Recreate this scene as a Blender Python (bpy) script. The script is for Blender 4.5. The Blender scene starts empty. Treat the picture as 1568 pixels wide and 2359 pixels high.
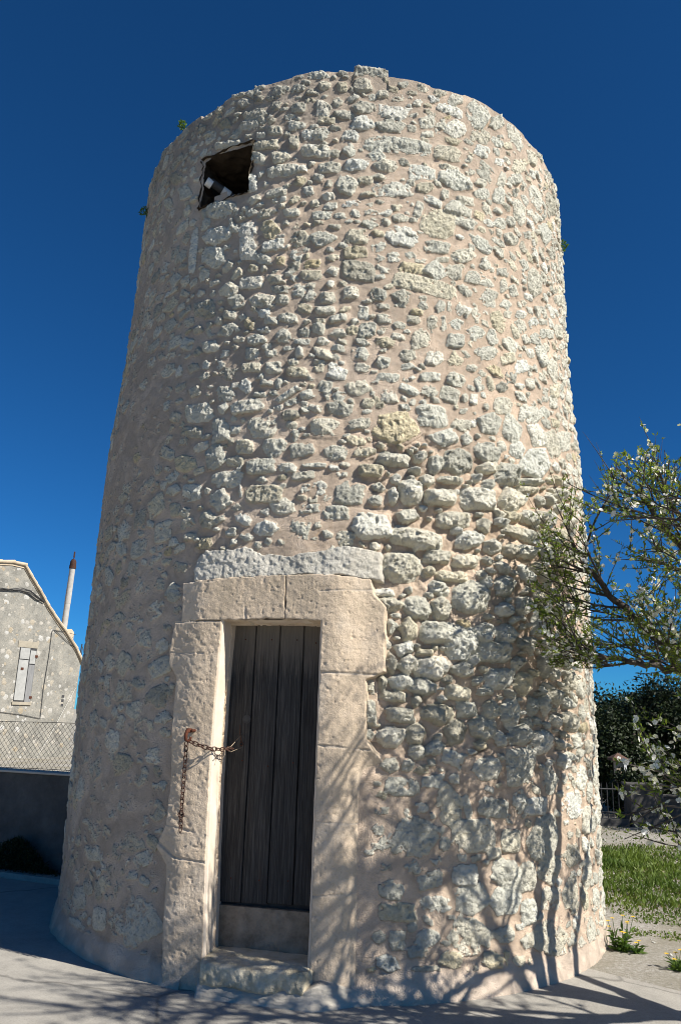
import bpy, bmesh, math, random
import numpy as np
from mathutils import Vector, Matrix

# ------------------------------------------------------------------ camera, sky, sun, exposure
SC = bpy.context.scene
COL = SC.collection
EYE = 1.70
CAM_Y = -7.7507
cam = bpy.data.cameras.new("camera")
cam.sensor_fit = 'VERTICAL'
cam.sensor_height = 24.0
cam.lens = 24.0 * 1791.0 / 2358.0
cam.clip_end = 3000
camo = bpy.data.objects.new("camera", cam)
COL.objects.link(camo)
FW = Vector((-0.0023213, 0.9672049, 0.25398679))
RT = Vector((0.9995078, -0.005702, 0.03084869))
UP = Vector((-0.03128524, -0.25393339, 0.96671561))
camo.matrix_world = Matrix(((RT.x, UP.x, -FW.x, 0), (RT.y, UP.y, -FW.y, CAM_Y),
                            (RT.z, UP.z, -FW.z, EYE), (0, 0, 0, 1)))
SC.camera = camo

SUN_AZ, SUN_EL = math.radians(62.0), math.radians(39.0)      # azimuth measured from the -Y axis towards +X
sun_dir = Vector((math.sin(SUN_AZ) * math.cos(SUN_EL), -math.cos(SUN_AZ) * math.cos(SUN_EL), math.sin(SUN_EL)))
world = bpy.data.worlds.new("World")
SC.world = world
world.use_nodes = True
wn = world.node_tree
for n in list(wn.nodes):
    wn.nodes.remove(n)
sky = wn.nodes.new('ShaderNodeTexSky')
sky.sky_type = 'NISHITA'
sky.sun_disc = False
sky.sun_elevation = SUN_EL
sky.sun_rotation = math.atan2(sun_dir.x, sun_dir.y)
sky.altitude = 3000
sky.air_density = 1.0
sky.dust_density = 0.0
sky.ozone_density = 7.0
gam = wn.nodes.new('ShaderNodeMix')          # the deep, polarised blue of the photograph: less red in the sky
gam.data_type = 'RGBA'
gam.blend_type = 'MULTIPLY'
gam.inputs[0].default_value = 1.0
gam.inputs[7].default_value = (0.20, 0.68, 0.95, 1.0)
bg = wn.nodes.new('ShaderNodeBackground')
bg.inputs['Strength'].default_value = 0.057
wo = wn.nodes.new('ShaderNodeOutputWorld')
wn.links.new(sky.outputs[0], gam.inputs[6])
wn.links.new(gam.outputs[2], bg.inputs[0])
wn.links.new(bg.outputs[0], wo.inputs[0])
sl = bpy.data.lights.new("sun", 'SUN')
sl.energy = 4.6
sl.angle = math.radians(0.55)
sl.color = (1.0, 0.95, 0.87)
slo = bpy.data.objects.new("sun", sl)
COL.objects.link(slo)
slo.rotation_euler = sun_dir.to_track_quat('Z', 'Y').to_euler()
slo.location = (12, -8, 12)
SC.cycles.filter_width = 1.0
SC.view_settings.view_transform = 'Standard'
SC.view_settings.look = 'None'
SC.view_settings.gamma = 1.0
SC.view_settings.exposure = 0.85

# ------------------------------------------------------------------ helpers
rng = np.random.default_rng(7)
random.seed(11)
TAB = rng.random((256, 256)) * 2 - 1

def vnoise(x, y, seed=0):
    x = np.asarray(x) + seed * 17.31
    y = np.asarray(y) + seed * 9.77
    xi = np.floor(x).astype(int); yi = np.floor(y).astype(int)
    fx = x - xi; fy = y - yi
    fx = fx * fx * (3 - 2 * fx); fy = fy * fy * (3 - 2 * fy)
    a = TAB[xi & 255, yi & 255]; b = TAB[(xi + 1) & 255, yi & 255]
    c = TAB[xi & 255, (yi + 1) & 255]; d = TAB[(xi + 1) & 255, (yi + 1) & 255]
    return (a * (1 - fx) + b * fx) * (1 - fy) + (c * (1 - fx) + d * fx) * fy

def fbm(x, y, octv=4, seed=0, gain=0.5):
    v = 0; amp = 1; tot = 0
    for o in range(octv):
        v = v + amp * vnoise(x * 2 ** o, y * 2 ** o, seed + o * 3)
        tot += amp; amp *= gain
    return v / tot

def sstep(a, b, x):
    t = np.clip((x - a) / (b - a), 0, 1)
    return t * t * (3 - 2 * t)

def link(o, parent=None):
    COL.objects.link(o)
    if parent is not None:
        o.parent = parent
    return o

def tag(o, label=None, cat=None, group=None, kind=None):
    if label: o['label'] = label
    if cat: o['category'] = cat
    if group: o['group'] = group
    if kind: o['kind'] = kind
    return o

def empty(name, loc, label, cat, group=None):
    o = bpy.data.objects.new(name, None)
    o.empty_display_size = 0.2
    o.location = loc
    link(o)
    return tag(o, label, cat, group)

def mesh_np(name, V, F, material, parent=None, smooth=False, attrs=None, origin=None):
    """V (n,3), F (m,k) arrays in world space; the object sits at the parent's base or at origin"""
    V = np.asarray(V, float); F = np.asarray(F, int)
    off = np.zeros(3)
    if parent is not None:
        off = np.array(parent.matrix_basis.translation)
        if parent.parent is not None:
            off = off + np.array(parent.parent.matrix_basis.translation)
    elif origin is not None:
        off = np.array(origin, float)
    me = bpy.data.meshes.new(name)
    n, k = F.shape
    me.vertices.add(len(V)); me.vertices.foreach_set('co', (V - off).astype(np.float32).ravel())
    me.loops.add(n * k); me.loops.foreach_set('vertex_index', F.astype(np.int32).ravel())
    me.polygons.add(n)
    me.polygons.foreach_set('loop_start', np.arange(0, n * k, k, dtype=np.int32))
    me.polygons.foreach_set('loop_total', np.full(n, k, dtype=np.int32))
    if smooth:
        me.polygons.foreach_set('use_smooth', np.ones(n, dtype=bool))
    me.update(calc_edges=True)
    for an, av in (attrs or {}).items():
        av = np.asarray(av)
        if av.ndim == 1:
            a = me.attributes.new(an, 'FLOAT', 'POINT'); a.data.foreach_set('value', av.astype(np.float32))
        else:
            a = me.attributes.new(an, 'FLOAT_VECTOR', 'POINT'); a.data.foreach_set('vector', av.astype(np.float32).ravel())
    me.materials.append(material)
    o = bpy.data.objects.new(name, me)
    if parent is None and origin is not None:
        o.location = origin
    return link(o, parent)

class MB:
    """collects quads (triangles as degenerate-free quads are kept apart)"""
    def __init__(s):
        s.v = []; s.f = []
    def add(s, V, F):
        b = len(s.v)
        s.v += [tuple(map(float, p)) for p in V]
        s.f += [tuple(i + b for i in f) for f in F]
    def box(s, c, size, axes=None, bevel=0.0):
        c = np.array(c, float); h = np.array(size, float) / 2
        A = np.eye(3) if axes is None else np.array(axes, float)
        P = []
        for sx in (-1, 1):
            for sy in (-1, 1):
                for sz in (-1, 1):
                    P.append(c + A[0] * h[0] * sx + A[1] * h[1] * sy + A[2] * h[2] * sz)
        s.add(P, [(0, 1, 3, 2), (4, 6, 7, 5), (0, 4, 5, 1), (2, 3, 7, 6), (0, 2, 6, 4), (1, 5, 7, 3)])
    def tube(s, pts, rad, n=6, caps=True):
        pts = [np.array(p, float) for p in pts]
        if not hasattr(rad, '__len__'): rad = [rad] * len(pts)
        t0 = pts[1] - pts[0]
        up = np.array([0, 0, 1.0]) if abs(t0[2]) < 0.9 * np.linalg.norm(t0) else np.array([1.0, 0, 0])
        b = len(s.v)
        for i, p in enumerate(pts):
            t = pts[min(i + 1, len(pts) - 1)] - pts[max(i - 1, 0)]
            t = t / (np.linalg.norm(t) + 1e-9)
            x = np.cross(t, up); x /= np.linalg.norm(x) + 1e-9
            y = np.cross(x, t); up = y
            for k in range(n):
                a = 2 * math.pi * k / n
                s.v.append(tuple(p + rad[i] * (math.cos(a) * x + math.sin(a) * y)))
        for i in range(len(pts) - 1):
            for k in range(n):
                s.f.append((b + i * n + k, b + i * n + (k + 1) % n, b + (i + 1) * n + (k + 1) % n, b + (i + 1) * n + k))
        if caps:
            s.f.append(tuple(b + k for k in range(n))[::-1])
            s.f.append(tuple(b + (len(pts) - 1) * n + k for k in range(n)))
    def ring(s, c, ax, ay, rx, ry, r, n=14, m=6):
        """an oval link: centre c, in-plane axes ax, ay"""
        c = np.array(c, float); ax = np.array(ax, float); ay = np.array(ay, float)
        nz = np.cross(ax, ay); b = len(s.v)
        for i in range(n):
            a = 2 * math.pi * i / n
            p = c + ax * rx * math.cos(a) + ay * ry * math.sin(a)
            d = ax * math.cos(a) + ay * math.sin(a)
            for k in range(m):
                q = 2 * math.pi * k / m
                s.v.append(tuple(p + r * (math.cos(q) * d + math.sin(q) * nz)))
        for i in range(n):
            for k in range(m):
                s.f.append((b + i * m + k, b + i * m + (k + 1) % m, b + ((i + 1) % n) * m + (k + 1) % m, b + ((i + 1) % n) * m + k))
    def build(s, name, material, parent=None, smooth=False, origin=None, bevel=0.0):
        off = Vector((0, 0, 0))
        if parent is not None:
            off = parent.matrix_basis.translation.copy()
            if parent.parent is not None:
                off += parent.parent.matrix_basis.translation
        elif origin is not None:
            off = Vector(origin)
        me = bpy.data.meshes.new(name)
        me.from_pydata([tuple(Vector(p) - off) for p in s.v], [], s.f)
        if smooth:
            me.polygons.foreach_set('use_smooth', [True] * len(me.polygons))
        me.update()
        me.materials.append(material)
        o = bpy.data.objects.new(name, me)
        if parent is None and origin is not None:
            o.location = origin
        link(o, parent)
        if bevel > 0:
            md = o.modifiers.new("bevel", 'BEVEL'); md.width = bevel; md.segments = 2; md.limit_method = 'ANGLE'
        return o

# ------------------------------------------------------------------ materials
def newmat(name):
    m = bpy.data.materials.new(name); m.use_nodes = True
    nt = m.node_tree
    b = nt.nodes['Principled BSDF']
    b.inputs['Specular IOR Level'].default_value = 0.2
    b.inputs['Roughness'].default_value = 0.9
    return m, nt, b

def nd(nt, typ, ins=None, **props):
    n = nt.nodes.new(typ)
    for k, v in props.items():
        setattr(n, k, v)
    for k, v in (ins or {}).items():
        s = n.inputs[k]
        if isinstance(v, bpy.types.NodeSocket):
            nt.links.new(v, s)
        else:
            s.default_value = v
    return n

def ramp(nt, fac, stops, interp='LINEAR'):
    r = nt.nodes.new('ShaderNodeValToRGB')
    r.color_ramp.interpolation = interp
    e = r.color_ramp.elements
    while len(e) < len(stops): e.new(0.5)
    for i, (p, c) in enumerate(stops):
        e[i].position = p
        e[i].color = (c[0], c[1], c[2], 1) if hasattr(c, '__len__') else (c, c, c, 1)
    nt.links.new(fac, r.inputs[0])
    return r.outputs[0]

def noise(nt, vec, scale, detail=5, rough=0.6, dist=0.0):
    return nd(nt, 'ShaderNodeTexNoise', {'Vector': vec, 'Scale': scale, 'Detail': detail, 'Roughness': rough, 'Distortion': dist}).outputs[0]

def mix(nt, f, a, b, mode='MIX'):
    n = nt.nodes.new('ShaderNodeMix'); n.data_type = 'RGBA'; n.blend_type = mode
    for sock, v in ((n.inputs[0], f), (n.inputs[6], a), (n.inputs[7], b)):
        if isinstance(v, bpy.types.NodeSocket): nt.links.new(v, sock)
        elif hasattr(v, '__len__'): sock.default_value = (v[0], v[1], v[2], 1)
        else: sock.default_value = v
    return n.outputs[2]

def math_(nt, op, a, b=0.0, c=0.0):
    n = nt.nodes.new('ShaderNodeMath'); n.operation = op
    for i, v in enumerate((a, b, c)):
        if isinstance(v, bpy.types.NodeSocket): nt.links.new(v, n.inputs[i])
        else: n.inputs[i].default_value = v
    return n.outputs[0]

def bump(nt, h, strength, dist, prev=None):
    ins = {'Height': h, 'Strength': strength, 'Distance': dist}
    if prev is not None: ins['Normal'] = prev
    return nd(nt, 'ShaderNodeBump', ins).outputs[0]

def attr(nt, name, out='Fac'):
    return nd(nt, 'ShaderNodeAttribute', attribute_name=name).outputs[out]

def objvec(nt):
    return nd(nt, 'ShaderNodeTexCoord').outputs['Object']

def mapping(nt, vec, scale, rot=(0, 0, 0)):
    return nd(nt, 'ShaderNodeMapping', {'Vector': vec, 'Scale': scale, 'Rotation': rot}).outputs[0]

def simple(name, stops, scale=8, detail=6, rough=0.9, bscale=60, bstr=0.4, bdist=0.004, stretch=None, spec=0.2, metal=0.0):
    """a procedural colour from noise through a ramp plus bump"""
    m, nt, b = newmat(name)
    v = objvec(nt)
    if stretch: v = mapping(nt, v, stretch)
    c = ramp(nt, noise(nt, v, scale, detail, 0.65), stops)
    nt.links.new(c, b.inputs['Base Color'])
    nt.links.new(bump(nt, noise(nt, v, bscale, 5, 0.7), bstr, bdist), b.inputs['Normal'])
    b.inputs['Roughness'].default_value = rough
    b.inputs['Specular IOR Level'].default_value = spec
    b.inputs['Metallic'].default_value = metal
    return m

def masonry_material():
    m, nt, b = newmat("rubble_masonry")
    v = objvec(nt)
    suv = attr(nt, 'suv', 'Vector')
    st = attr(nt, 'stone'); tone = attr(nt, 'tone'); hue = attr(nt, 'hue'); warm = attr(nt, 'warm')
    n_lo = noise(nt, v, 1.3, 5, 0.6); n_mid = noise(nt, v, 14, 6, 0.65); n_hi = noise(nt, v, 70, 6, 0.7)
    # stones: each with its own tone and hue
    base = ramp(nt, tone, [(0.0, (0.38, 0.365, 0.31)), (0.35, (0.52, 0.50, 0.43)), (0.7, (0.63, 0.61, 0.53)), (1.0, (0.72, 0.705, 0.64))])
    tint = ramp(nt, hue, [(0.0, (0.95, 0.97, 0.96)), (0.45, (1, 1, 0.97)), (0.85, (1.0, 0.97, 0.90)), (0.97, (1.0, 0.94, 0.80)), (1.0, (0.95, 0.82, 0.58))])
    sc = mix(nt, 1.0, base, tint, 'MULTIPLY')
    mott = ramp(nt, n_mid, [(0.30, (0.66, 0.66, 0.63)), (0.52, (1, 1, 1)), (0.72, (1.12, 1.1, 1.04))])
    sc = mix(nt, 0.75, sc, mott, 'MULTIPLY')
    pits = ramp(nt, n_hi, [(0.30, (0.42, 0.40, 0.36)), (0.42, (1, 1, 1))])
    sc = mix(nt, 0.7, sc, pits, 'MULTIPLY')
    lich = ramp(nt, noise(nt, v, 6.5, 6, 0.7, 0.4), [(0.60, 0.0), (0.72, 1.0)])
    sc = mix(nt, math_(nt, 'MULTIPLY', lich, 0.35), sc, (0.36, 0.35, 0.30))
    yel = ramp(nt, noise(nt, v, 4.3, 5, 0.6, 0.3), [(0.64, 0.0), (0.74, 1.0)])
    sc = mix(nt, math_(nt, 'MULTIPLY', yel, 0.22), sc, (0.50, 0.42, 0.22))
    # mortar: pinkish lime, warmer or greyer by place
    mc = ramp(nt, n_lo, [(0.30, (0.50, 0.412, 0.325)), (0.50, (0.60, 0.482, 0.368)), (0.70, (0.66, 0.522, 0.392))])
    mg = mix(nt, warm, (0.50, 0.425, 0.35), (0.68, 0.515, 0.375))
    mc = mix(nt, 0.6, mc, mg)
    mm = ramp(nt, n_mid, [(0.30, (0.80, 0.80, 0.80)), (0.55, (1, 1, 1)), (0.75, (1.10, 1.08, 1.06))])
    mc = mix(nt, 0.8, mc, mm, 'MULTIPLY')
    grit = ramp(nt, noise(nt, v, 160, 3, 0.6), [(0.3, (0.8, 0.8, 0.8)), (0.6, (1.05, 1.05, 1.05))])
    mc = mix(nt, 0.6, mc, grit, 'MULTIPLY')
    pin = ramp(nt, noise(nt, v, 24, 5, 0.75), [(0.28, 1.0), (0.36, 0.0)])
    mc = mix(nt, math_(nt, 'MULTIPLY', pin, 0.6), mc, (0.16, 0.14, 0.12))
    och = ramp(nt, noise(nt, v, 7.5, 5, 0.7, 0.5), [(0.60, 0.0), (0.75, 1.0)])
    mc = mix(nt, math_(nt, 'MULTIPLY', och, 0.45), mc, (0.50, 0.33, 0.17))
    gry = ramp(nt, noise(nt, v, 9.5, 5, 0.7, 0.5), [(0.56, 0.0), (0.72, 1.0)])
    mc = mix(nt, math_(nt, 'MULTIPLY', gry, 0.40), mc, (0.33, 0.32, 0.29))
    # smear of lime over the stone edges
    sm = math_(nt, 'SUBTRACT', st, math_(nt, 'MULTIPLY', math_(nt, 'SUBTRACT', n_mid, 0.45), 0.9))
    sf = ramp(nt, sm, [(0.35, 0.0), (0.60, 1.0)])
    col = mix(nt, sf, mc, sc)
    # trowelled lime skirt at the foot
    col = mix(nt, math_(nt, 'MULTIPLY', attr(nt, 'skirt'), 0.55), col, (0.66, 0.56, 0.46))
    # grime near the weathered rim (rain-washed stains)
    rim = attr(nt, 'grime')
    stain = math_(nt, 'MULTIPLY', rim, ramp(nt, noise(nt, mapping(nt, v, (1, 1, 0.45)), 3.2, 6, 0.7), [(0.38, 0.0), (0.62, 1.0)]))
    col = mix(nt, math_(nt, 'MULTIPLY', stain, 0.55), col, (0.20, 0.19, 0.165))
    nt.links.new(col, b.inputs['Base Color'])
    # relief: pitted stone, brushed mortar
    wob = nd(nt, 'ShaderNodeTexNoise', {'Vector': suv, 'Scale': 1.6, 'Detail': 2.0}).outputs[0]
    rot = nd(nt, 'ShaderNodeVectorRotate', {'Vector': suv, 'Angle': math_(nt, 'MULTIPLY', wob, 9.0)}, rotation_type='Z_AXIS').outputs[0]
    wv = noise(nt, mapping(nt, rot, (1, 0.10, 1)), 70, 3, 0.6)
    mh = math_(nt, 'ADD', math_(nt, 'MULTIPLY', wv, 0.7), math_(nt, 'MULTIPLY', noise(nt, v, 110, 4, 0.7), 0.7))
    vf = nd(nt, 'ShaderNodeTexVoronoi', {'Vector': v, 'Scale': 42.0})
    tl = nd(nt, 'ShaderNodeVectorMath', {0: nd(nt, 'ShaderNodeVectorMath', {0: v, 1: vf.outputs[2]}, operation='SUBTRACT').outputs[0],
                                         1: nd(nt, 'ShaderNodeVectorMath', {0: vf.outputs[1], 1: (0.5, 0.5, 0.5)}, operation='SUBTRACT').outputs[0]}, operation='DOT_PRODUCT').outputs['Value']
    n_hi = math_(nt, 'ADD', n_hi, math_(nt, 'MULTIPLY', tl, 45.0))
    sh = math_(nt, 'ADD', math_(nt, 'MULTIPLY', n_hi, 1.2), math_(nt, 'MULTIPLY', noise(nt, v, 30, 5, 0.65), 1.5))
    hh = nd(nt, 'ShaderNodeMix', {0: sf, 2: mh, 3: sh}).outputs[0]
    nt.links.new(bump(nt, hh, 1.0, 0.014), b.inputs['Normal'])
    b.inputs['Roughness'].default_value = 0.95
    b.inputs['Specular IOR Level'].default_value = 0.12
    return m

def dressed_material(name, stops, bd=0.006):
    m, nt, b = newmat(name)
    v = objvec(nt)
    c = ramp(nt, noise(nt, v, 3.2, 6, 0.62), stops)
    n2 = noise(nt, v, 45, 6, 0.7)
    c = mix(nt, 0.7, c, ramp(nt, n2, [(0.30, (0.70, 0.69, 0.66)), (0.48, (1, 1, 1)), (0.75, (1.08, 1.06, 1.03))]), 'MULTIPLY')
    j = attr(nt, 'joint')
    c = mix(nt, math_(nt, 'MULTIPLY', j, 0.55), c, (0.40, 0.36, 0.31))
    d = ramp(nt, noise(nt, v, 1.1, 5, 0.7), [(0.52, 0.0), (0.70, 1.0)])
    c = mix(nt, math_(nt, 'MULTIPLY', d, 0.4), c, (0.40, 0.345, 0.27))
    nt.links.new(c, b.inputs['Base Color'])
    pk = nd(nt, 'ShaderNodeTexVoronoi', {'Vector': v, 'Scale': 70.0, 'Randomness': 1.0}).outputs[0]
    pk = ramp(nt, pk, [(0.05, 0.0), (0.35, 1.0)])
    scr = noise(nt, mapping(nt, v, (1, 1, 0.12)), 120, 3, 0.6)
    n9 = noise(nt, v, 110, 5, 0.75)
    h = math_(nt, 'ADD', math_(nt, 'MULTIPLY', pk, 0.15), math_(nt, 'ADD', math_(nt, 'ADD', math_(nt, 'MULTIPLY', n9, 0.9), math_(nt, 'MULTIPLY', n2, 0.5)), math_(nt, 'MULTIPLY', scr, 0.35)))
    nt.links.new(bump(nt, h, 0.8, bd), b.inputs['Normal'])
    b.inputs['Roughness'].default_value = 0.95
    return m

def wood_material():
    m, nt, b = newmat("weathered_wood")
    v = objvec(nt)
    g = noise(nt, mapping(nt, v, (30, 30, 0.9)), 3.0, 8, 0.7, 0.6)
    c = ramp(nt, g, [(0.30, (0.012, 0.012, 0.012)), (0.50, (0.040, 0.039, 0.038)), (0.75, (0.10, 0.096, 0.090))])
    z = nd(nt, 'ShaderNodeSeparateXYZ', {'Vector': v}).outputs[2]
    # the top of the boards, under the lintel, is bleached brown where rain never reaches
    tz = math_(nt, 'ADD', z, math_(nt, 'MULTIPLY', math_(nt, 'SUBTRACT', g, 0.5), 0.5))
    tz = ramp(nt, math_(nt, 'MULTIPLY', math_(nt, 'SUBTRACT', tz, 1.95), 2.6), [(0.0, 0.0), (0.45, 0.6), (1.0, 1.0)])
    c = mix(nt, math_(nt, 'MULTIPLY', tz, 0.75), c, (0.20, 0.17, 0.135))
    rust = ramp(nt, noise(nt, mapping(nt, v, (6, 6, 0.8)), 2.2, 5, 0.6), [(0.62, 0.0), (0.72, 1.0)])
    c = mix(nt, math_(nt, 'MULTIPLY', rust, 0.25), c, (0.10, 0.055, 0.03))
    nt.links.new(c, b.inputs['Base Color'])
    nt.links.new(bump(nt, g, 0.9, 0.006), b.inputs['Normal'])
    b.inputs['Roughness'].default_value = 0.75
    return m

def leaf_material(name, c1, c2, transl=0.35):
    m, nt, b = newmat(name)
    rnd = attr(nt, 'rnd')
    c = ramp(nt, rnd, [(0.0, c1), (1.0, c2)])
    nt.links.new(c, b.inputs['Base Color'])
    b.inputs['Roughness'].default_value = 0.5
    b.inputs['Specular IOR Level'].default_value = 0.15
    t = nd(nt, 'ShaderNodeBsdfTranslucent', {'Color': mix(nt, 1.0, c, (1.3, 1.4, 0.6), 'MULTIPLY')})
    ms = nd(nt, 'ShaderNodeMixShader', {0: transl, 1: b.outputs[0], 2: t.outputs[0]})
    nt.links.new(ms.outputs[0], nt.nodes['Material Output'].inputs['Surface'])
    return m

M = {}
M['masonry'] = masonry_material()
M['dressed'] = dressed_material("dressed_limestone", [(0.28, (0.45, 0.365, 0.265)), (0.50, (0.565, 0.455, 0.335)), (0.72, (0.63, 0.53, 0.415))])
M['grey_stone'] = dressed_material("grey_rough_limestone", [(0.28, (0.40, 0.38, 0.325)), (0.50, (0.51, 0.485, 0.42)), (0.72, (0.58, 0.55, 0.475))], 0.012)
M['plaster'] = simple("lime_plaster", [(0.3, (0.56, 0.46, 0.36)), (0.7, (0.68, 0.59, 0.48))], 6, 5, 0.95, 55, 0.5, 0.004)
M['dark_stone'] = simple("dark_brown_stone", [(0.30, (0.15, 0.120, 0.088)), (0.52, (0.29, 0.235, 0.175)), (0.75, (0.40, 0.33, 0.25))], 9, 7, 0.95, 40, 0.7, 0.01)  # mottled dark brown stone
M['foot'] = simple("grey_mortar_foot", [(0.3, (0.36, 0.325, 0.27)), (0.7, (0.50, 0.455, 0.385))], 7, 6, 0.95, 50, 0.6, 0.006)
M['step'] = simple("worn_step_stone", [(0.28, (0.42, 0.36, 0.24)), (0.5, (0.58, 0.515, 0.38)), (0.72, (0.66, 0.61, 0.49))], 9, 6, 0.95, 38, 0.9, 0.012)
M['wood'] = wood_material()
M['tunnel_shade'] = simple("shade_toned_stone", [(0.3, (0.020, 0.015, 0.011)), (0.7, (0.055, 0.041, 0.027))], 9, 6, 0.95, 40, 0.7, 0.01)  # shade of the window tunnel put into a near-black stone colour
M['dark_rust'] = simple("dark_rusted_iron", [(0.3, (0.020, 0.012, 0.010)), (0.7, (0.085, 0.038, 0.026))], 40, 5, 0.8, 90, 0.4, 0.002)
M['rust'] = simple("rusty_iron", [(0.3, (0.035, 0.016, 0.011)), (0.55, (0.10, 0.035, 0.02)), (0.8, (0.20, 0.085, 0.045))], 60, 5, 0.85, 200, 0.5, 0.001, metal=0.3)
M['wire'] = simple("steel_wire", [(0.3, (0.10, 0.08, 0.06)), (0.7, (0.28, 0.22, 0.16))], 60, 3, 0.6, 200, 0.2, 0.001, metal=0.5)
M['pvc'] = simple("white_plastic", [(0.3, (0.58, 0.60, 0.60)), (0.7, (0.72, 0.72, 0.71))], 12, 3, 0.45, 40, 0.1, 0.001)
M['dark_pipe'] = simple("dark_grey", [(0.3, (0.03, 0.03, 0.032)), (0.7, (0.07, 0.07, 0.07))], 12, 3, 0.6, 40, 0.1, 0.001)

# ------------------------------------------------------------------ setting: ground, pavement, apron, kerb
def ground_material():
    m, nt, b = newmat("stony_ground")
    v = objvec(nt)
    n1 = noise(nt, v, 0.9, 6, 0.65); n2 = noise(nt, v, 30, 6, 0.75)
    c = ramp(nt, n2, [(0.30, (0.20, 0.185, 0.15)), (0.5, (0.36, 0.335, 0.29)), (0.68, (0.52, 0.50, 0.46))])
    c = mix(nt, ramp(nt, n1, [(0.42, 0.0), (0.60, 0.75)]), c, (0.26, 0.235, 0.17))
    nt.links.new(c, b.inputs['Base Color'])
    vo = noise(nt, v, 75, 5, 0.8)
    nt.links.new(bump(nt, math_(nt, 'ADD', n2, vo), 0.9, 0.015), b.inputs['Normal'])
    return m

def concrete_material(name, a, bcol, dark, speck=0.5):
    m, nt, b = newmat(name)
    v = objvec(nt)
    n1 = noise(nt, v, 1.4, 6, 0.65); n2 = noise(nt, v, 90, 4, 0.7); n3 = noise(nt, v, 7, 6, 0.7)
    c = ramp(nt, n1, [(0.32, a), (0.68, bcol)])
    c = mix(nt, 0.5, c, ramp(nt, n3, [(0.32, (0.78, 0.78, 0.78)), (0.55, (1, 1, 1)), (0.75, (1.08, 1.08, 1.06))]), 'MULTIPLY')
    c = mix(nt, speck, c, ramp(nt, n2, [(0.30, (0.62, 0.62, 0.62)), (0.50, (1, 1, 1)), (0.72, (1.18, 1.18, 1.18))]), 'MULTIPLY')
    ck = nd(nt, 'ShaderNodeTexVoronoi', {'Vector': mix(nt, 0.22, v, nd(nt, 'ShaderNodeTexNoise', {'Vector': v, 'Scale': 2.0, 'Detail': 5.0}).outputs[1]), 'Scale': 0.30}, feature='DISTANCE_TO_EDGE').outputs[0]
    ckf = ramp(nt, ck, [(0.0, 0.6), (0.004, 0.0)])
    c = mix(nt, ckf, c, dark)
    nt.links.new(c, b.inputs['Base Color'])
    nt.links.new(bump(nt, math_(nt, 'ADD', n2, math_(nt, 'MULTIPLY', n3, 0.6)), 0.5, 0.006), b.inputs['Normal'])
    return m

M['ground'] = ground_material()
M['pavement'] = concrete_material("pale_concrete", (0.30, 0.282, 0.248), (0.385, 0.362, 0.318), (0.10, 0.095, 0.085))
M['apron'] = concrete_material("old_gritty_concrete", (0.22, 0.20, 0.16), (0.30, 0.275, 0.225), (0.10, 0.09, 0.08), 0.8)

def ground_z(x, y):
    """the field beyond the paving lies a hand lower or higher in soft humps"""
    return 0.035 * fbm(x * 0.45, y * 0.45, 3, 21) * sstep(1.0, 4.0, y)

xs = np.concatenate([[-900, -300, -100, -40, -20], np.linspace(-12, 14, 131), [22, 45, 100, 300, 900]])
ys = np.concatenate([[-60, -20], np.linspace(-14, 16, 151), [24, 45, 100, 300, 1200]])
X, Y = np.meshgrid(xs, ys, indexing='ij')
GV = np.stack([X, Y, ground_z(X, Y)], -1).reshape(-1, 3)
ni, nj = len(xs), len(ys)
ii, jj = np.meshgrid(np.arange(ni - 1), np.arange(nj - 1), indexing='ij')
q = (ii * nj + jj).ravel()
tag(mesh_np('ground', GV, np.stack([q, q + nj, q + nj + 1, q + 1], 1), M['ground'], smooth=True), kind='structure')

def slab(name, poly, top, thick, material, bevel=0.0):
    n = len(poly)
    mb = MB()
    mb.add([(x, y, top) for x, y in poly] + [(x, y, top - thick) for x, y in poly],
           [tuple(range(n))] + [(i, i + n, (i + 1) % n + n, (i + 1) % n) for i in range(n)])
    o = mb.build(name, material, bevel=bevel)
    return tag(o, kind='structure')

slab('pavement', [(-14, -16), (14, -16), (14, -12.4), (3.1, -2.63), (2.35, -1.965), (1.96, -1.61), (1.0, -0.7), (0.0, 0.3),
                  (-1.5, 0.10), (-2.66, 0.60), (-3.38, 0.88), (-14, 5.0)], 0.004, 0.15, M['pavement'])
slab('concrete_apron', [(1.96, -1.60), (2.35, -1.955), (3.09, -2.62), (3.05, -2.2), (2.72, -1.72), (2.49, -1.47), (2.33, -1.25), (2.15, -1.02), (1.2, 0.0), (1.0, -0.69)], -0.002, 0.1, M['apron'])
slab('kerb', [(-14, 5.02), (-3.38, 0.90), (-2.66, 0.62), (-1.5, 0.12), (-1.5, 0.36), (-2.62, 0.80), (-3.33, 1.08), (-14, 5.22)], 0.055, 0.2, M['pavement'])

# ------------------------------------------------------------------ the stone tower
R0, TAPER, HT = 2.3868, 0.0179, 7.05
DA = math.radians(-13.0)                                  # the doorway faces this way
DN = np.array([math.sin(DA), -math.cos(DA), 0.0]); DT = np.array([math.cos(DA), math.sin(DA), 0.0])
PL = 2.378                                                # plane of the dressed door surround
def dpt(u, z, d=0.0):
    return DN * (PL + d) + DT * u + np.array([0, 0, z])

tower = empty('stone_tower', (0, 0, 0), "round tower of pale rubble stone set in pinkish mortar, with one low doorway", "tower")

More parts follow.
